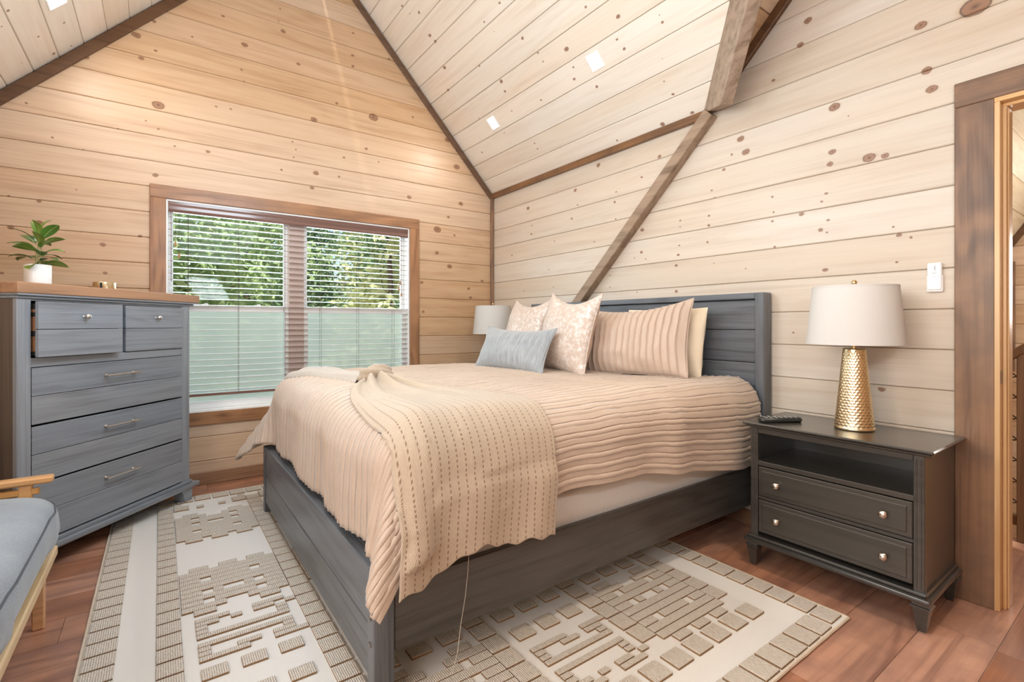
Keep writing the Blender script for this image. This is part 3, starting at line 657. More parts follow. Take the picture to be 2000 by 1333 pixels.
for xx in (2.771, .874):
    for zz in (.272, .192):
        MB().lathe([(.0095, 0), (.0095, .002), (.006, .0045), (0, .005)], (0, 0, 0), 12).xf(Matrix.Translation((L(xx), M_(FB), zz)) @ Matrix.Rotation(R(90), 4, 'X')).obj('bolt_cap', m_dsteel, bed)
bs = tag(MB().box(.90, 2.762, -2.20, -.105, .19, .50, .03, seg=3).obj('box_spring', m_mat, smooth=40), 'off-white box spring showing between the duvet hem and the side rail', 'box spring')
mt = tag(MB().box(.93, 2.75, -2.16, -.11, .505, .80, .07, seg=4).obj('mattress', m_mat, smooth=40), 'thick mattress on the charcoal bed, mostly hidden by the pleated duvet', 'mattress')

# duvet: cloth laid over the mattress; p runs across the bed, q from head to foot
X0, X1, Y0, Y1, ZT, RR = 1.02, 2.705, -.135, -2.09, .863, .155
def drop(d):
    if d < RR*math.pi/2: return RR*math.sin(d/RR), RR*(1-math.cos(d/RR))
    return RR, RR+(d-RR*math.pi/2)
NEAR, FAR, FOOT = .470, .50, .505
def duv(p, q, off=0.):
    dx = p-X1 if p > X1 else (p-X0 if p < X0 else 0.)
    dy = q-Y1 if q < Y1 else 0.
    x = min(max(p, X0), X1); y = max(q, Y1)
    d = math.hypot(dx, dy); bl_ = 0
    if d > 1e-6:
        ux, uy = dx/d, dy/d
        cr = abs(2*ux*uy); dd = d*(1-.10*cr)
        if dx > 0: dd *= 1
        h, v = drop(dd)
        rest = max(0, dd-RR*1.5)
        fl_ = (.62 if dx < 0 else .30)*cr*rest
        h += fl_
        if dx > 0 and dy < 0: ux = ux+.0
        x += ux*h; y += uy*h; z = ZT-v
        nx, ny = ux*min(1, v/RR), uy*min(1, v/RR); nzv = max(0, 1-v/RR)
        bl_ = sm(.03, .3, v)
        # hanging folds
        if abs(dx) > abs(dy) or dy == 0: f_ = .010*math.sin(y*13+2*nz(y*2, 3, 0))+.012*nz(y*4.5, z*1.0, 2)
        else: f_ = .012*math.sin(x*11+2*nz(x*2, 5, 0))+.020*nz(x*6, z*1.5, 4)
        f_ += cr*.030*math.sin(math.atan2(dy, dx)*13+1.)*sm(.1, .5, v)
        x += ux*f_*bl_; y += uy*f_*bl_
    else:
        z = ZT; nx = ny = 0; nzv = 1
    puff = .016*nz(p*1.6, q*1.6, 1)+.009*nz(p*4.5, q*3.5, 8)
    z += puff*(1-bl_*.6)
    return V3((x+nx*off, y+ny*off, z+nzv*off))
def hemz(p, q): return 0
PS = []; sp_ = .050; c = X0-FAR+.02
pl_ = []
while c < X1+NEAR-.01:
    PS += [c-.0075, c-.0038, c-.0015, c, c+.0015, c+.0038, c+.0075, c+.018, c+.031]; pl_.append(c); c += sp_
PS = [X0-FAR]+[p for p in PS if X0-FAR < p < X1+NEAR]+[X1+NEAR]
def ridge(p, q):
    pw = p
    k_ = (pw-(X0-FAR+.02)) % sp_; k_ = min(k_, sp_-k_)
    w_ = .0030
    return .0062*math.exp(-(k_/w_)**2)*(1+.5*nz(q*14, p*3, 6))+.0025*nz(p*18, q*9, 4)
QS = lin(Y0, Y1-FOOT, 150)
def duvp(p, q):
    p0 = p
    if p > X1: p = X1+(p-X1)*(.87+.26*sm(-1.35, -.2, q)+.12*sm(-1.75, -2.1, q)+.02*nz(q*5, 1, 1))
    if q < Y1: q = Y1+(q-Y1)*(1+.05*nz(p*2.4, 2, 7))
    r_ = ridge(p0, q)
    return duv(p+.007*nz(q*5, p0*2.2, 3)+.003*nz(q*22, p0*3, 9), q, r_)
# head end: small turned-down edge
t = NT('champagne_satin'); p = t.objc(); n1 = t.noise(t.vmath('MULTIPLY', p, (1, .25, 1)), 260., 2, .6).outputs[0]
c = t.mix(n1, (.47, .36, .275), (.60, .475, .38))
t.P(Base_Color=c, Roughness=.48, Specular_IOR_Level=.45, Sheen_Weight=.35, Sheen_Roughness=.3); t.bump(n1, .12, .002); m_duv = t.m
dv_ = grid('pleated_duvet', duvp, PS, QS, m_duv, thick=.012)
tag(dv_, 'champagne pleated duvet draped over the bed, its corners hanging down', 'duvet')

# knitted throw: gathered at a knot, fanned over the near side, a rolled tail to the far side
def hgt(x, y):
    dx = max(0, x-X1, X0-x); dy = max(0, Y1-y); d = math.hypot(dx, dy)
    z = ZT+.016*nz(x*1.6, y*1.6, 1)+.009*nz(x*4.5, y*3.5, 8)
    if d <= 0: return z
    if d < RR*.97: return z-(RR-math.sqrt(RR*RR-d*d))
    return z-RR*.76-(d-RR*.97)*4
def bez(P_, t):
    P_ = [V3(q) for q in P_]
    while len(P_) > 1: P_ = [a.lerp(b, t) for a, b in zip(P_, P_[1:])]
    return P_[0]
KN = (1.77, -1.90)
XE = 2.893
Lft = [(KN[0]+.0, KN[1]-.055, 0), (1.98, -2.12, 0), (2.20, -2.205, 0), (2.55, -2.20, 0), (2.87, -2.235, 0)]
Rgt = [(KN[0]+.055, KN[1]+.05, 0), (2.02, -1.70, 0), (2.22, -1.60, 0), (2.62, -1.60, 0), (2.87, -1.625, 0)]
def throw(s, t):
    if t <= .62:
        u = t/.62; a = bez(Lft, u); b = bez(Rgt, u); w_ = s
        q = a.lerp(b, w_)
        rip = (.020*math.sin(s*26+1.3*math.sin(s*7))*(1-sm(.1, .85, u))+.012*nz(s*5, u*3, 2)*(1-u*.5)+.03*(1-sm(0, .18, u))*math.sin(s*math.pi))
        ed = sm(0, .12, s)*sm(1, .93, s)
        z = max(hgt(q.x, q.y), .60)+.020+max(-.006, rip)*(.4+.6*ed)
        if q.x > X1+RR*.9 : z = min(z, 2)
        return V3((q.x, q.y, z))
    u = (t-.62)/.38; a = bez(Lft, 1); b = bez(Rgt, 1); q = a.lerp(b, s)
    z0_ = throw(s, .62).z
    hz = (.372+.052*s+.010*math.sin(s*17)+.006*math.sin(s*41)+.05*sm(.12, .3, s)*(1-sm(.5, .9, s)))
    x = q.x+.026*min(1, u*4)+.010*math.sin(s*15+1)*sm(0, .5, u)+.006*nz(s*8, u*2, 3)
    y = q.y-.012*u*(1-s)-.02*u*s
    return V3((x, y, z0_+(hz-z0_)*u))
t = NT('cream_knit'); uv = t.n('UVMap').outputs[0]; se = t.n('SeparateXYZ', {0: uv})
ru = t.math('FRACT', t.math('MULTIPLY', se.outputs[0], 20.)); du = t.math('ABSOLUTE', t.math('SUBTRACT', ru, .5))
rv = t.math('FRACT', t.math('MULTIPLY', se.outputs[1], 88.)); dvv = t.math('ABSOLUTE', t.math('SUBTRACT', rv, .5))
hole = t.math('MULTIPLY', t.math('MULTIPLY', t.math('LESS_THAN', du, .075), t.math('LESS_THAN', dvv, .27)), t.math('MULTIPLY_ADD', se.outputs[1], 4.5, -1.35, clamp=True))
knit = t.math('MULTIPLY', t.math('SINE', t.math('MULTIPLY', se.outputs[0], 20*6.283*6)), t.math('SINE', t.math('MULTIPLY', se.outputs[1], 88*6.283*1.)))
c = t.mix(t.noise(t.objc(), 90., 3).outputs[0], (.42, .32, .23), (.53, .42, .31))
c = t.mix(t.math('MULTIPLY_ADD', knit, .14, .14), c, (.56, .455, .34))
c = t.mix(t.math('MULTIPLY', hole, .85), c, (.22, .14, .085)); t.P(Base_Color=c, Roughness=.95, Specular_IOR_Level=.15, Sheen_Weight=.3)
t.bump(t.math('SUBTRACT', t.math('MULTIPLY_ADD', knit, .25, .5), hole), .55, .004); m_knit = t.m
tw = empty('throw_blanket', (2.3, -1.95, .88))
tag(tw, 'cream knitted throw blanket knotted in the middle and spread over the foot of the bed', 'blanket')
def off(o, par):
    o.parent = par; o.matrix_parent_inverse = Matrix.Translation(-V3(par.location)); return o
def bake(o, par):
    o.data.transform(Matrix.Translation(-V3(par.location))); o.parent = par; return o
from mathutils.bvhtree import BVHTree
DB = BVHTree.FromObject(dv_, bpy.context.evaluated_depsgraph_get()) if 0 else BVHTree.FromPolygons([v.co for v in dv_.data.vertices], [p.vertices[:] for p in dv_.data.polygons])
def lift(P_, gap=.016, side=True):
    h_ = DB.ray_cast(V3((P_.x, P_.y, 3)), V3((0, 0, -1)))[0]
    if h_ is not None and P_.x < 2.80 and P_.z < h_.z+gap: P_ = V3((P_.x, P_.y, h_.z+gap))
    if side:
        for k_ in (0, .012, -.012):
            h_ = DB.ray_cast(V3((4, P_.y+k_, P_.z)), V3((-1, 0, 0)))[0]
            if h_ is not None and P_.x < h_.x+gap and P_.x > 2.6: P_ = V3((h_.x+gap, P_.y, P_.z))
    return P_
NS_, NT_ = 110, 130
TP = [[lift(throw(s_, t_), .018, t_ > .5) for t_ in lin(0, 1, NT_)] for s_ in lin(0, 1, NS_)]
for it in range(5):
    TQ = [[(TP[i][j] if i in (0, NS_-1) or j in (0, NT_-1) else (TP[i-1][j]+TP[i+1][j]+TP[i][j-1]+TP[i][j+1]+TP[i][j]*1.)/5) for j in range(NT_)] for i in range(NS_)]
    TP = [[lift(TQ[i][j], .014, j > NT_*.5) for j in range(NT_)] for i in range(NS_)]
cum = [0.]
for j in range(1, NT_): cum.append(cum[-1]+(TP[NS_//2][j]-TP[NS_//2][j-1]).length)
bake(grid('fanned_half', lambda i, v: TP[round(i*(NS_-1))][min(range(NT_), key=lambda q: abs(cum[q]/cum[-1]-v))], lin(0, 1, NS_), [q/cum[-1] for q in cum], m_knit, thick=.006), tw)
def tail(s, t):
    x = KN[0]-.02+(.80-KN[0])*t; yc = KN[1]-.05-.10*sm(0, 1, t)
    wd = .055+.10*sm(0, .7, t)
    a = (s-.5)*2
    y = yc+a*wd
    z = max(hgt(max(x, .90), y), .5)+.014+.040*(1-a*a)**.5*(1-.45*t)+.007*math.sin(a*9+t*4)
    if x < .93: z -= (.93-x)*1.1
    return V3((x, y, z))
t2 = NT('cream_knit_tail'); c = t2.mix(t2.noise(t2.objc(), 90., 3).outputs[0], (.42, .36, .30), (.54, .47, .40)); t2.P(Base_Color=c, Roughness=.95, Sheen_Weight=.3)
bake(grid('gathered_half', tail, lin(0, 1, 40), lin(0, 1, 60), t2.m, thick=.006), tw)
def knot(u, v):
    a = u*2*math.pi; b = v*2*math.pi
    r_ = .036*(1+.16*math.sin(5*b+2*a))
    return V3((KN[0]+.005+(.050+r_*math.cos(b))*math.cos(a)*.55, KN[1]+(.058+r_*math.cos(b))*math.sin(a), .912+r_*math.sin(b)*1.1+.018*math.cos(a)))
bake(grid('knot', knot, lin(0, 1, 48), lin(0, 1, 24), m_knit), tw)
th = [(2.805, -1.951, .40), (2.806, -1.957, .33), (2.803, -1.965, .25), (2.806, -1.985, .16), (2.812, -2.0, .08), (2.80, -2.01, .014)]
bake(MB().tube(th, .0011, 4).obj('loose_thread', m_bind), tw)

# ------------------------------------------------------------------ pillows
def pillow(name, w, h, th_, mat, loc, rot, label, pinch=.06, n=30, sag=0., piping=None, ruffle=0, seed=0, puff=2.2, wr=.006):
    """stands on its long edge: local x width, z height, y thickness (front is -y)"""
    V, Fc, UV = [], [], []
    def sh(u, v):
        a, b = abs(u), abs(v)
        ex = 1-pinch*(1-b**2.0)*1.0; ez = 1-pinch*(1-a**2.0)*1.15
        x = u*w/2*ex; z = v*h/2*ez
        z -= sag*(1-u*u)*(v+1)/2
        prof = max(0, (1-a**puff))**.55*max(0, (1-b**puff))**.55
        return x, z, prof
    par = empty(name, loc); par.rotation_euler = rot
    us = [math.sin(q*math.pi/2) for q in lin(-1, 1, n)]
    if ruffle:
        rp = []; c_ = -1
        while c_ < 1.001:
            rp += [c_-.02, c_-.012, c_-.005, c_, c_+.005, c_+.012, c_+.02, c_+ruffle*.4, c_+ruffle*.6]; c_ += ruffle
        us = sorted(set([-1.]+[q for q in rp if -1 < q < 1]+[1.]))
    vs = [math.sin(q*math.pi/2) for q in lin(-1, 1, n)]
    for side, nm in ((-1, 'front'), (1, 'back')):
        def f(u, v):
            x, z, pr = sh(u, v)
            y = side*pr*th_/2*(1+.10*nz(u*1.7+seed, v*1.7, side))
            if side < 0 and ruffle:
                k_ = (u+1) % ruffle; k_ = min(k_, ruffle-k_)
                y -= .014*math.exp(-(k_/.009)**2)*sm(0, .25, pr)
            cr_ = sm(.55, 1., max(abs(u), abs(v)))
            y += side*wr*cr_*pr*2*math.sin(9*u+7*v+seed)+wr*1.6*nz(u*4+seed, v*4, 9)*pr
            return (x, y, z)
        o = grid(nm+'_panel', f, us, vs, mat[0 if side < 0 else 1], par)
    if piping:
        ring = []
        for k_ in range(4):
            for q in lin(-1, 1, 24)[:-1]:
                u, v = ((q, -1), (1, q), (-q, 1), (-1, -q))[k_]
                x, z, _ = sh(u, v); ring.append((x, 0, z))
        MB().tube(ring+[ring[0]], .0035, 6, cap=False).obj('piping', piping, par)
    return tag(par, label, 'pillow')
m_sham = NT('pleated_sham'); p = m_sham.objc(); n1 = m_sham.noise(m_sham.vmath('MULTIPLY', p, (1, 1, .3)), 240., 2).outputs[0]
m_sham.P(Base_Color=m_sham.mix(n1, (.50, .37, .285), (.61, .465, .365)), Roughness=.6, Sheen_Weight=.3); m_sham.bump(n1, .1, .002); m_sham = m_sham.m
t = NT('metallic_blush'); p = t.objc(); n1 = t.noise(p, 40., 4, .75).outputs[0]; n2 = t.noise(p, 7., 3, .6).outputs[0]
ms = t.ramp(n1, [(.46, (0, 0, 0)), (.60, (1, 1, 1))])
c = t.mix(ms, (.55, .425, .345), (.69, .61, .55)); t.P(Base_Color=c, Roughness=t.math('MULTIPLY_ADD', ms, -.15, .50), Metallic=t.math('MULTIPLY', ms, .12), Sheen_Weight=.2); t.bump(n1, .15, .003); m_blush = t.m
m_blushb = fabric('blush_linen', (.50, .35, .26), (.62, .46, .35), 300)
m_grey = NT('grey_slub'); p = m_grey.objc(); n1 = m_grey.noise(m_grey.vmath('MULTIPLY', p, (90, 1, 7)), 1., 4, .65).outputs[0]
m_grey.P(Base_Color=m_grey.ramp(n1, [(.3, (.20, .215, .225)), (.7, (.40, .415, .42))]), Roughness=.7, Sheen_Weight=.4); m_grey.bump(n1, .12, .002); m_grey = m_grey.m
m_beige = fabric('beige_linen', (.52, .38, .26), (.64, .50, .36), 300)
m_ivory = fabric('ivory_cotton', (.76, .62, .45), (.84, .72, .56), 260, bump=.1)
ZB = .872
pillow('pillow', .62, .43, .15, (m_ivory, m_ivory), (2.27, -.205, ZB+.195), (R(-9), 0, R(-2)), 'ivory sleeping pillow standing against the headboard behind the pleated sham', .03, seed=3, puff=3.2)
pillow('pillow_sham', .84, .47, .19, (m_sham, m_sham), (2.15, -.385, ZB+.214), (R(-14), R(-2.5), R(8)), 'blush pillow sham with vertical pleats in front of the headboard', .055, n=34, sag=.045, piping=m_sham, ruffle=.105, seed=1, puff=2.6)
pillow('throw_pillow', .56, .53, .20, (m_blush, m_blushb), (1.26, -.54, ZB+.245), (R(-17), R(1), R(-8)), 'square blush metallic throw pillow farther from the nightstand, behind the grey cushion', .10, sag=.035, piping=m_blush, seed=5)
pillow('throw_pillow', .53, .55, .21, (m_blush, m_blushb), (1.83, -.62, ZB+.250), (R(-14), R(3), R(-4)), 'square blush metallic throw pillow leaning on the pleated sham', .10, sag=.05, piping=m_blush, seed=8)
pillow('lumbar_pillow', .70, .315, .15, (m_grey, m_beige), (1.56, -.865, ZB+.142), (R(-24), R(1), R(5)), 'small grey oblong lumbar pillow lying in front of the blush pillows', .07, sag=.02, seed=12, piping=m_grey)

# ------------------------------------------------------------------ nightstands
m_ns = wood('black_brown_lacquer', (.050, .045, .038), (.022, .020, .017), 0, .28, world=False, across=40, coat=.8, bump=.06, var=.03, spec=.5)
m_knob = plain('antique_nickel', (.66, .60, .52), .30, 1)
def nightstand(loc, label):
    o = tag(empty('nightstand', loc), label, 'nightstand', 'matching nightstands')
    w, dp = .335, .405          # half width, depth (front at -dp)
    # local y: 0 at the back, -dp in front
    tp = MB().prism([(-.372, .0, .688), (.372, .0, .688), (.372, -.44, .688), (-.372, -.44, .688)], V3((0, 0, .013)), .005)
    tp.box(-.36, .36, -.428, .0, .676, .688, .004).obj('top', m_ns, o, smooth=0)
    MB().box(-w, -w+.02, -dp, -.004, .150, .676).obj('side_panel', m_ns, o, smooth=0)
    MB().box(w-.02, w, -dp, -.004, .150, .676).obj('side_panel', m_ns, o, smooth=0)
    MB().box(-w+.02, w-.02, -.016, -.004, .150, .676).obj('back_panel', m_ns, o, smooth=0)
    for xs in (-1, 1):
        xa, xb = sorted((xs*(w+.003), xs*(w-.032)))
        MB().box(xa, xb, -dp-.012, -dp+.02, .150, .676, .002).box(xa+.008, xa+.0125, -dp-.0145, -dp, .165, .66, .001).box(xb-.0125, xb-.008, -dp-.0145, -dp, .165, .66, .001).obj('corner_stile', m_ns, o, smooth=0)
    MB().box(-w+.032, w-.032, -dp-.010, -dp+.015, .650, .676, .002).obj('top_rail', m_ns, o, smooth=0)
    MB().box(-w+.02, w-.02, -dp-.008, -.016, .492, .515, .003).obj('shelf', m_ns, o, smooth=0)
    MB().box(-w+.032, w-.032, -dp-.006, -dp+.02, .330, .345, .002).obj('drawer_rail', m_ns, o, smooth=0)
    for z0_, z1_ in ((.346, .490), (.168, .329)):
        a, b = -w+.034, w-.034
        dr = MB().box(a, b, -dp-.010, -dp+.25, z0_+.002, z1_-.002, .003).box(a+.018, b-.018, -dp-.0135, -dp, z0_+.02, z1_-.02, .003).obj('drawer', m_ns, o, smooth=0)
        for xk in (-.21, .21):
            MB().lathe([(.009, 0), (.006, .004), (.0055, .010), (.013, .016), (.015, .021), (.011, .027), (0, .029)], (0, 0, 0), 18).xf(Matrix.Translation((xk, -dp-.0130, (z0_+z1_)/2)) @ Matrix.Rotation(R(90), 4, 'X')).obj('knob', m_knob, dr, smooth=50)
    bm_ = MB().box(-w-.012, w+.012, -dp-.024, .0, .138, .152, .004).box(-w-.026, w+.026, -dp-.040, .0, .116, .138, .008, seg=2)
    bm_.obj('base_moulding', m_ns, o, smooth=30)
    for xs in (-1, 1):
        for yy, nm in ((-dp-.012, 'f'), (-.036, 'b')):
            cx, cy = xs*(w-.008), yy+.005
            t_, b_ = .029, .015
            lg = MB(); t = bmesh.new()
            rows_ = [(.027, .116), (.027, .104), (.032, .100), (.032, .096), (.026, .094), (.015, .008), (.012, 0.)]
            lg.lathe([(r_*1.414, z_) for r_, z_ in rows_[::-1]], (0, 0, 0), 4).xf(Matrix.Translation((cx, cy+ (.012 if nm == 'f' else -.0), 0)) @ Matrix.Rotation(R(45), 4, 'Z')).obj('leg', m_ns, o, smooth=0)
    return o
ns1 = nightstand((3.318, -.030, 0), 'black lacquered two-drawer nightstand with open shelf, beside the door casing')
ns2 = nightstand((.398, -.030, 0), 'black nightstand in the corner by the window, hidden behind the bed')

# ------------------------------------------------------------------ lamps
t = NT('hammered_gold'); p = t.objc(); t.P(Base_Color=(.80, .65, .41), Metallic=1, Roughness=.27); t.bump(t.noise(p, 60., 2).outputs[0], .08, .004); m_gold = t.m
m_brass = plain('brushed_brass', (.60, .43, .22), .28, 1)
t = NT('linen_shade'); p = t.objc(); c = t.mix(t.noise(t.vmath('MULTIPLY', p, (1, 1, .4)), 300., 2).outputs[0], (.80, .775, .74), (.85, .83, .80))
df = t.n('BsdfDiffuse', {0: c}); tl = t.n('BsdfTranslucent', {0: c}); t.set(t.out.inputs[0], t.n('MixShader', {0: .38, 1: df, 2: tl})); m_shade = t.m
ZN = .7012
def table_lamp(loc, label):
    o = tag(empty('table_lamp', loc), label, 'lamp', 'matching gold table lamps')
    def dent(a, z):
        row = z/.0125; i = int(row); k = 26
        f = (a/(2*math.pi)*k+.5*(i % 2)) % 1; g_ = row-i
        d2 = ((f-.5)*1.0)**2+((g_-.5)*1.)**2
        return -.0020*max(0, 1-d2*3.6) if .012 < z < .355 else 0
    prof = [(.001, 0), (.076, 0), (.079, .004), (.079, .011)]
    n_ = 116
    for i in range(n_+1):
        z = .012+.353*i/n_; prof.append((.0795-(.0795-.0450)*(z/.365)**.93, z))
    prof += [(.043, .369), (.001, .369)]
    MB().lathe(prof, (0, 0, 0), 168, dent).obj('base', m_gold, o, smooth=60)
    MB().lathe([(.001, .369), (.011, .369), (.011, .40), (.008, .402), (.008, .44), (.0135, .442), (.0135, .50), (.001, .50)], (0, 0, 0), 20).obj('neck', m_brass, o, smooth=40)
    sh_ = MB()
    r0_, r1_, za, zb_ = .190, .165, .388, .650
    sh_.lathe([(r0_-.002, za), (r0_, za), (r1_, zb_), (r1_-.002, zb_), (r0_-.002, za)], (0, 0, 0), 72).obj('shade', m_shade, o, smooth=40)
    MB().lathe([(r0_-.004, za-.001), (r0_+.0012, za-.001), (r0_+.0006, za+.006), (r0_-.004, za+.006), (r0_-.004, za-.001)], (0, 0, 0), 72).obj('shade_ring', m_shade, o, smooth=40)
    MB().lathe([(r1_-.004, zb_-.006), (r1_+.0012, zb_-.006), (r1_+.0008, zb_+.001), (r1_-.004, zb_+.001), (r1_-.004, zb_-.006)], (0, 0, 0), 72).obj('shade_ring', m_shade, o, smooth=40)
    hp = MB()
    for a in range(3):
        an = a*2.094; hp.tube([(.006*math.cos(an), .006*math.sin(an), .645), ((r1_-.003)*math.cos(an), (r1_-.003)*math.sin(an), .638)], .0018, 5)
    hp.tube([(0, 0, .50), (.05, 0, .55), (.05, 0, .61), (0, 0, .648)], .002, 5).tube([(0, 0, .50), (-.05, 0, .55), (-.05, 0, .61), (0, 0, .648)], .002, 5).obj('harp', m_brass, o)
    MB().lathe([(.004, .645), (.004, .656), (.009, .660), (.0115, .667), (.010, .675), (.005, .680), (0, .681)], (0, 0, 0), 18).obj('finial', m_brass, o, smooth=60)
    MB().lathe([(0, .435), (.012, .44), (.029, .51), (.022, .535), (0, .542)], (0, 0, 0), 16).obj('bulb', m_white, o, smooth=60)
    return o
lp1 = table_lamp((3.348, -.232, ZN), 'hammered gold table lamp with white drum shade, on the nightstand by the door casing')
lp2 = dup(lp1, None, (.384, -.25, ZN))
lp2['label'] = 'gold table lamp in the window corner, only its white shade visible behind the cushions'

# ------------------------------------------------------------------ remotes
m_blk = plain('black_plastic', (.025, .026, .024), .38)
m_btn = plain('grey_rubber_buttons', (.30, .30, .28), .6)
def remote(loc, rz, w, l, h, rows_, label):
    o = tag(empty('remote_control', loc, rz), label, 'remote')
    MB().prism([(-w/2, -l/2, 0), (w/2, -l/2, 0), (w/2*.86, l/2, 0), (-w/2*.86, l/2, 0)], V3((0, 0, h)), h*.35).obj('body', m_blk, o, smooth=40)
    bt_ = None
    for r_ in range(rows_):
        for k_ in (-1, 0, 1):
            z = (k_*w*.24, -l*.36+r_*l*.72/(rows_-1), h-.001)
            if bt_ is None: bt_ = MB().lathe([(.0045, 0), (.0045, .0028), (.003, .0036), (0, .0038)], (0, 0, 0), 8).obj('button', m_btn, o, z, smooth=50)
            else: dup(bt_, o, z)
    return o
remote((3.075, -.350, ZN), R(-33), .050, .205, .024, 7, 'black television remote with grey buttons at the near-bed end of the nightstand top')
remote((2.995, -.305, ZN), R(-52), .036, .092, .010, 3, 'small slim black remote lying just behind the larger remote')
fr_ = tag(empty('fan_remote', (3.582, 0, 1.389)), 'white ceiling fan remote in its wall holder beside the door casing', 'remote')
m_plw = plain('white_plastic', (.86, .84, .81), .4)
m_prt = plain('grey_print', (.50, .51, .53), .6)
MB().box(-.029, .029, -.016, -.0005, -.066, .010, .004).obj('wall_holder', m_plw, fr_, smooth=0)
rb = MB().box(-.0255, .0255, -.020, -.004, -.058, .064, .004).obj('handset', m_plw, fr_, smooth=0)
for xb_, zb_, w_, h_ in ((0, .056, .002, .002), (.002, .040, .006, .020), (0, .018, .018, .003), (-.004, .003, .003, .003), (.004, .003, .003, .003), (.012, .003, .003, .003)):
    MB().box(xb_-w_/2, xb_+w_/2, -.0212, -.0198, zb_-h_/2, zb_+h_/2, .0005).obj('button', m_prt, rb, smooth=0)
ar = [(math.cos(q)*.016, -.0166, -.004+math.sin(q)*.016) for q in lin(R(190), R(350), 12)]
MB().tube(ar, .0009, 4).tube([(-.012, -.0166, -.016), (-.020, -.0166, -.030), (-.022, -.0166, -.046)], .0011, 4).tube([(-.012, -.0166, -.037), (.012, -.0166, -.035)], .0009, 4).obj('printed_mark', m_prt, fr_)
tag(MB().tube([(3.25, -.06, .25), (3.27, -.2, .09), (3.35, -.29, .066), (3.41, -.31, .060), (3.48, -.30, .072), (3.55, -.2, .10), (3.57, -.05, .2)], .0035, 6).obj('power_cord', plain('black_cord', (.03, .03, .03), .5)), 'thin black cord drooping below the nightstand by the door', 'cord')

# ------------------------------------------------------------------ chest of drawers, set diagonally in the corner
ev = V3((.757, -.654, 0)); nv = V3((.654, .757, 0))
def dch(name, axis, **k): return char(name, axis, l=(.245, .28, .325), dk=(.145, .162, .187), rough=.32, coat=.7, world=False, **k)
m_dX, m_dZ = dch('grey_stained_wood_x', 0, across=60), dch('grey_stained_wood_z', 2, across=60)
m_dside = wood('brown_side_panel', (.13, .10, .08), (.07, .052, .042), 2, .4, world=False, across=40, figure=.5)  # dark brown reflection on this side is put into its colour
m_dtop = wood('walnut_top', (.42, .235, .13), (.21, .105, .055), 0, .32, world=False, across=24, coat=.4)
m_din = wood('drawer_box_wood', (.33, .155, .075), (.18, .08, .04), 0, .5, world=False)
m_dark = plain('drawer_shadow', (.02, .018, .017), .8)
# local frame: +x from the left end to the right end as seen from the front, -y to the front
DL = V3((.323, -2.63, 0))+ev*1.083
dr_ = tag(empty('dresser', DL-V3((0, 0, 0)), math.atan2(.654, -.757)), 'grey-stained chest of drawers with brown top set across the corner beside the window', 'dresser')
DW, DD = 1.046, .40            # width, depth; front plane at y=0, body towards +y
tf = dr_
def D(x0, x1, y0, y1, z0, z1, b=.003, nm='panel', m=None, par=None, seg=1): return MB().box(x0, x1, y0, y1, z0, z1, b, seg=seg).obj(nm, m or m_dX, par or dr_, smooth=0)
D(-.018, DW+.062, -.030, DD+.008, 1.322, 1.373, .004, 'top', m_dtop)
MB().box(-.014, DW+.056, -.026, DD+.004, 1.312, 1.322, .002).box(-.006, DW+.03, -.012, DD, 1.298, 1.312, .003).obj('top_moulding', m_dX, dr_, smooth=0)
D(0, .022, .004, DD, .14, 1.298, .002, 'side_panel', m_dside); D(DW-.022, DW, .004, DD, .14, 1.298, .002, 'side_panel', m_dZ)
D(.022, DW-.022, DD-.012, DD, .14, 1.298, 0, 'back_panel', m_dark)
D(-.001, .060, -.004, .018, .14, 1.298, .002, 'stile', m_dZ); D(DW-.062, DW+.001, -.004, .018, .14, 1.298, .002, 'stile', m_dZ)
D(.060, DW-.062, 0, .02, 1.289, 1.298, .001, 'rail'); D(.060, DW-.062, 0, .02, .978, 1.022, .002, 'rail')
D(.514, .551, .002, .30, 1.022, 1.289, .001, 'divider')
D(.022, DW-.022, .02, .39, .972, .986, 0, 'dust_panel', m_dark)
def bar_handle(par, x, z):
    m = MB()
    for xs in (-.095, .095):
        m.lathe([(.008, 0), (.0085, .004), (.0045, .007), (.0045, .024), (.007, .028), (0, .030)], (0, 0, 0), 12).xf(Matrix.Identity(4)) if 0 else None
    m.tube([(x-.112, -.030, z), (x+.112, -.030, z)], .0048, 8)
    for xs in (-.088, .088): m.tube([(x+xs, 0, z), (x+xs, -.030, z)], .0052, 8).lathe([(.0095, 0), (.0095, .004), (0, .005)], (0, 0, 0), 10) if 0 else m.tube([(x+xs, .0, z), (x+xs, -.030, z)], .0052, 8)
    for xs in (-.088, .088): m.tube([(x+xs, .0, z), (x+xs, -.005, z)], .010, 10)
    m.obj('handle', m_dsteel, par)
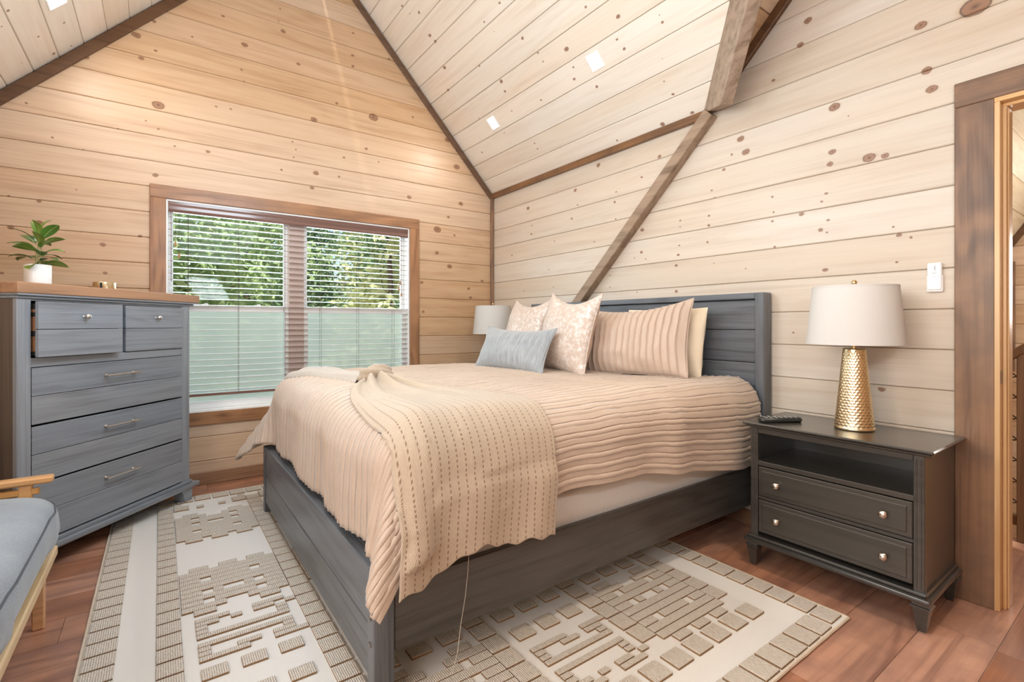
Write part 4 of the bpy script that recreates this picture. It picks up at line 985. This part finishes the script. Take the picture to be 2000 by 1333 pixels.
def drawer(xa, xb, za, zb, dy, kind):
    zm = (za+zb)/2
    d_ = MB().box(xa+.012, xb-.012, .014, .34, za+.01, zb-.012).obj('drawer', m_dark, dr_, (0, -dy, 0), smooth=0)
    for a, b in ((za+.003, zm-.0012), (zm+.0012, zb-.003)):
        MB().box(xa+.003, xb-.003, -.006, .014, a, b, .0018).obj('board', m_dX, d_, smooth=0)
    xm = (xa+xb)/2
    if kind == 'knob':
        MB().lathe([(.008, 0), (.0055, .004), (.005, .013), (.012, .019), (.0135, .025), (.009, .031), (0, .032)], (0, 0, 0), 18).xf(Matrix.Translation((xm, -.006, zm+.064)) @ Matrix.Rotation(R(90), 4, 'X')).obj('knob', m_steel, d_, smooth=50)
    else: 
        m = MB().tube([(xm-.105, -.036, zm+.062), (xm+.105, -.036, zm+.062)], .0048, 8)
        for xs in (-.085, .085): m.tube([(xm+xs, -.006, zm+.062), (xm+xs, -.038, zm+.062)], .0055, 8).tube([(xm+xs, -.006, zm+.062), (xm+xs, -.011, zm+.062)], .011, 10)
        m.obj('handle', m_steel, d_)
    return d_
q = drawer(.060, .509, 1.022, 1.289, .034, 'knob')
for za_, zb_, m_ in ((1.235, 1.25, m_white), (1.148, 1.215, m_din), (1.052, 1.122, m_din)):
    MB().box(.0705, .0725, .016, .10, za_, zb_, 0).obj('dovetail', m_din, q, smooth=0)
drawer(.555, DW-.062, 1.022, 1.289, .004, 'knob')
for za_, zb_ in ((.706, .978), (.432, .702), (.150, .428)): drawer(.060, DW-.062, za_, zb_, 0, 'bar')
MB().box(-.012, DW+.014, -.016, DD+.004, .126, .146, .003).box(-.034, DW+.060, -.036, DD+.01, .095, .126, .010, seg=2).obj('base_moulding', m_dX, dr_, smooth=30)
for xa, fl_ in ((-.004, 1), (DW-.085, -1)):
    for ya in (-.024, DD-.075):
        x0_, x1_ = (xa, xa+.09)
        ib = (x0_, x1_-.028) if fl_ > 0 else (x0_+.028, x1_)
        fz = RUGT+.0008 if (fl_ < 0 and ya < 0) else 0
        MB().prism([(ib[0], ya+.002, fz), (ib[1], ya+.002, fz), (x1_, ya, .096), (x0_, ya, .096)], V3((0, .075, 0)), .003).obj('foot', m_dX, dr_, smooth=0)

# ------------------------------------------------------------------ plant and gold holder on the dresser
def onD(s_, back, z): return DL+(-ev)*s_-nv*back+V3((0, 0, z))      # s_ from the left end
pp = onD(.222, .15, 1.373)
plt_ = tag(empty('potted_plant', pp, R(20)), 'small artificial rubber plant in a white oval pot on the dresser', 'plant')
def sup(a, r1, r2): 
    c_, s_ = math.cos(a), math.sin(a); k_ = (abs(c_)**3.2+abs(s_)**3.2)**(-1/3.2); return r1*c_*k_, r2*s_*k_
pot = MB(); t = bmesh.new(); rows_ = []
for (f_, z) in ((.01, 0), (.93, 0), (.965, .004), (1, .012), (1, .098), (.985, .102), (.94, .102), (.92, .098), (.90, .082), (.01, .080)):
    row = []
    for k_ in range(48):
        x, y = sup(2*math.pi*k_/48, .068*f_, .047*f_); row.append(t.verts.new((x, y, z)))
    rows_.append(row)
for a, b in zip(rows_, rows_[1:]):
    for k_ in range(48): t.faces.new((a[k_], a[(k_+1) % 48], b[(k_+1) % 48], b[k_]))
pot._join(t).obj('pot', plain('white_ceramic', (.86, .85, .83), .35), plt_, smooth=40)
MB().lathe([(0, .086), (.038, .084), (.044, .078)], (0, 0, 0), 20, sx=1.3).obj('soil', plain('moss', (.12, .10, .05), .95), plt_)
m_stem = plain('plant_stem', (.25, .26, .09), .6)
t = NT('plant_leaf'); p = t.objc(); c = t.mix(t.math('MULTIPLY_ADD', t.rnd(), .9, 0), (.045, .15, .025), (.20, .30, .05))
c = t.mix(t.math('LESS_THAN', t.math('ABSOLUTE', t.n('SeparateXYZ', {0: p}).outputs[1]), .0012), c, (.35, .42, .16)); t.P(Base_Color=c, Roughness=.32, Specular_IOR_Level=.6); m_leaf = t.m
lv = []
for j in range(9):
    u = j/8; wd = .022*math.sin(math.pi*min(1, u*.93+.05))**.75*(1 if u < .99 else 0.05)
    lv.append([(u*.088, -wd, .012*math.sin(u*2.6)-.02*u*u+.004), (u*.088, 0, .012*math.sin(u*2.6)-.02*u*u), (u*.088, wd, .012*math.sin(u*2.6)-.02*u*u+.004)])
lvme = bpy.data.meshes.new('leaf'); lvme.from_pydata([q for r_ in lv for q in r_], [], [(3*i+k_, 3*i+k_+1, 3*i+k_+4, 3*i+k_+3) for i in range(8) for k_ in range(2)]); lvme.materials.append(m_leaf)
random.seed(5)
leafspec = [(z_, a_, e_) for z_, a_, e_ in zip([.10, .105, .11, .12, .125, .13, .14, .145, .15, .155, .165, .17, .175, .18, .19, .195, .20, .205, .215, .22, .225, .232, .235, .24],
            [190, 330, 80, 20, 150, 260, 205, 350, 110, 50, 175, 300, 230, 10, 140, 80, 340, 200, 265, 30, 120, 185, 330, 70],
            [-25, -12, 0, 5, -8, 10, 0, 10, 5, 15, 12, 10, 20, 22, 20, 30, 28, 30, 35, 40, 45, 60, 55, 68])]
sm_ = MB()
sm_.tube([(0, 0, .08), (.004, 0, .14), (-.003, .002, .20), (0, 0, .245)], .0032, 6, .002).tube([(.008, 0, .08), (.022, .006, .13), (.03, .008, .20)], .0026, 6, .0018).tube([(-.006, 0, .08), (-.02, -.004, .13), (-.022, .0, .185)], .0026, 6, .0018)
for i, (z_, a_, e_) in enumerate(leafspec):
    bx_ = (0, .024, -.018)[i % 3]*min(1, z_/.2)
    st_ = V3((bx_, .002, z_)); a, e_ = R(a_), R(e_)
    dd_ = V3((math.cos(a)*math.cos(e_), math.sin(a)*math.cos(e_), math.sin(e_)))
    sm_.tube([st_, st_+dd_*.022], .0013, 4)
    o = bpy.data.objects.new('leaf', lvme); COL.objects.link(o); o.parent = plt_; o.location = st_+dd_*.020
    o.rotation_euler = (random.uniform(-.5, .5), -e_, a); k_ = random.uniform(.95, 1.3); o.scale = (k_, k_*random.uniform(.9, 1.15), 1)
    for p_ in lvme.polygons: p_.use_smooth = True
sm_.obj('stem', m_stem, plt_)
gp = onD(.565, .13, 1.373)
gh = tag(empty('candle_holder', gp), 'small round gold tealight holder on top of the dresser', 'candle holder')
MB().lathe([(.001, .0), (.050, .0), (.052, .003), (.052, .044), (.048, .046), (.046, .042), (.046, .012), (.001, .012)], (0, 0, 0), 40).obj('cup', m_gold, gh, smooth=40)
MB().lathe([(.001, .012), (.04, .012), (.04, .032), (.001, .034)], (0, 0, 0), 24).obj('candle', m_ivory, gh, smooth=40)
MB().box(.0505, .0535, -.006, .006, .006, .042, .001).obj('notch', m_dark, gh, rot=(0, 0, R(-12)), smooth=0)

# ------------------------------------------------------------------ armchair at the left edge of the picture
m_beech = wood('honey_beech', (.70, .40, .17), (.48, .235, .085), 1, .38, world=False, across=40, coat=.25)
m_beechx = wood('pale_beech_rail', (.76, .56, .33), (.58, .38, .19), 0, .4, world=False, across=40, coat=.2)
m_cush = fabric('blue_grey_chambray', (.175, .205, .245), (.32, .365, .405), 420, bump=.3)
m_seam = plain('dark_piping', (.075, .085, .10), .8)
ax = tag(empty('armchair', (2.19, -3.370, 0)), 'honey beech armchair with blue-grey seat cushion beside the rug, cropped by the picture edge', 'armchair')
CX0, CX1, CY0, CY1 = -.585, .585, -.52, .215      # local: front edge at +y
for xx in (CX0+.036, CX1-.036):
    MB().box(xx-.016, xx+.016, CY1-.055, CY1-.018, 0 , .285, .004).obj('leg', m_beech, ax, smooth=0)
    MB().prism([(xx-.016, CY0+.02, 0), (xx+.016, CY0+.02, 0), (xx+.016, CY0+.06, .50), (xx-.016, CY0+.06, .50)], V3((0, .036, 0)), .004).obj('leg', m_beech, ax, smooth=0)
MB().box(CX0, CX1, CY1-.016, CY1+.014, .262, .300, .005).obj('front_rail', m_beechx, ax, smooth=0)
MB().box(CX0+.02, CX1-.02, CY0+.05, CY0+.075, .26, .30, .004).obj('rear_rail', m_beechx, ax, smooth=0)
for xx in (CX0+.012, CX1-.034):
    MB().box(xx, xx+.022, CY0+.06, CY1-.018, .255, .295, .004).obj('side_rail', m_beech, ax, smooth=0)
for sx_ in (-1, 1):
    xx = sx_*(.585+.012)
    MB().prism([(xx-.026, CY0+.03, .552), (xx+.026, CY0+.03, .552), (xx+.026, CY1+.0, .553), (xx-.026, CY1+.0, .553)], V3((0, 0, .026)), .006).obj('armrest', m_beech, ax, smooth=0)
    MB().box(xx-.014, xx+.014, CY1-.10, CY1-.06, .285, .555, .004).obj('arm_post', m_beech, ax, smooth=0)
    MB().box(xx-.012, xx+.012, CY0+.05, CY1-.04, .512, .536, .004).obj('arm_rail', m_beech, ax, smooth=0)
def cush(w, d, h, zc, nm, par, yo, rx=0):
    V = []
    def f(u, v):
        # superellipsoid with crowned top
        a, b = u, v
        def sp__(q, e_): return math.copysign(abs(q)**e_, q)
        x = w/2*sp__(math.cos(b), .45)*sp__(math.cos(a), .30); y = d/2*sp__(math.cos(b), .45)*sp__(math.sin(a), .30); z = h/2*sp__(math.sin(b), .62)
        y += .010*nz(x*9, z*6, 3)*abs(math.cos(b)); z += .010*nz(x*4, y*4, 1)+.02*math.sin(b)*math.cos(math.pi*x/w)*math.cos(math.pi*y/d)
        y += .009*math.sin(x*46+2*math.sin(z*14))*(1 if y > 0 else 0)*max(0, math.cos(b)-.25)*sm(.02, -.06, z)
        return (x, y, z)
    g_ = grid(nm, f, lin(-math.pi, math.pi, 97), lin(-math.pi/2, math.pi/2, 41), m_cush, par, uv=False)
    g_.location = (0, yo, zc); g_.rotation_euler = (rx, 0, 0)
    for zz in (.30, -.62):
        ring = []
        for a in lin(-math.pi, math.pi, 90):
            p_ = V3(f(a, zz)); ring.append(p_*1.004)
        MB().tube(ring, .0035, 5, cap=False).obj('piping', m_seam, g_)
    return g_
cush(1.22, .77, .235, .428, 'seat_cushion', ax, -.128, R(1))
cush(1.13, .58, .17, .70, 'back_cushion', ax, CY0+.10, R(100))
MB().prism([(CX0+.03, CY0+.03, .42), (CX1-.03, CY0+.03, .42), (CX1-.03, CY0-.12, .93), (CX0+.03, CY0-.12, .93)], V3((0, -.02, 0)), .005).obj('back_panel', m_beechx, ax, smooth=0)
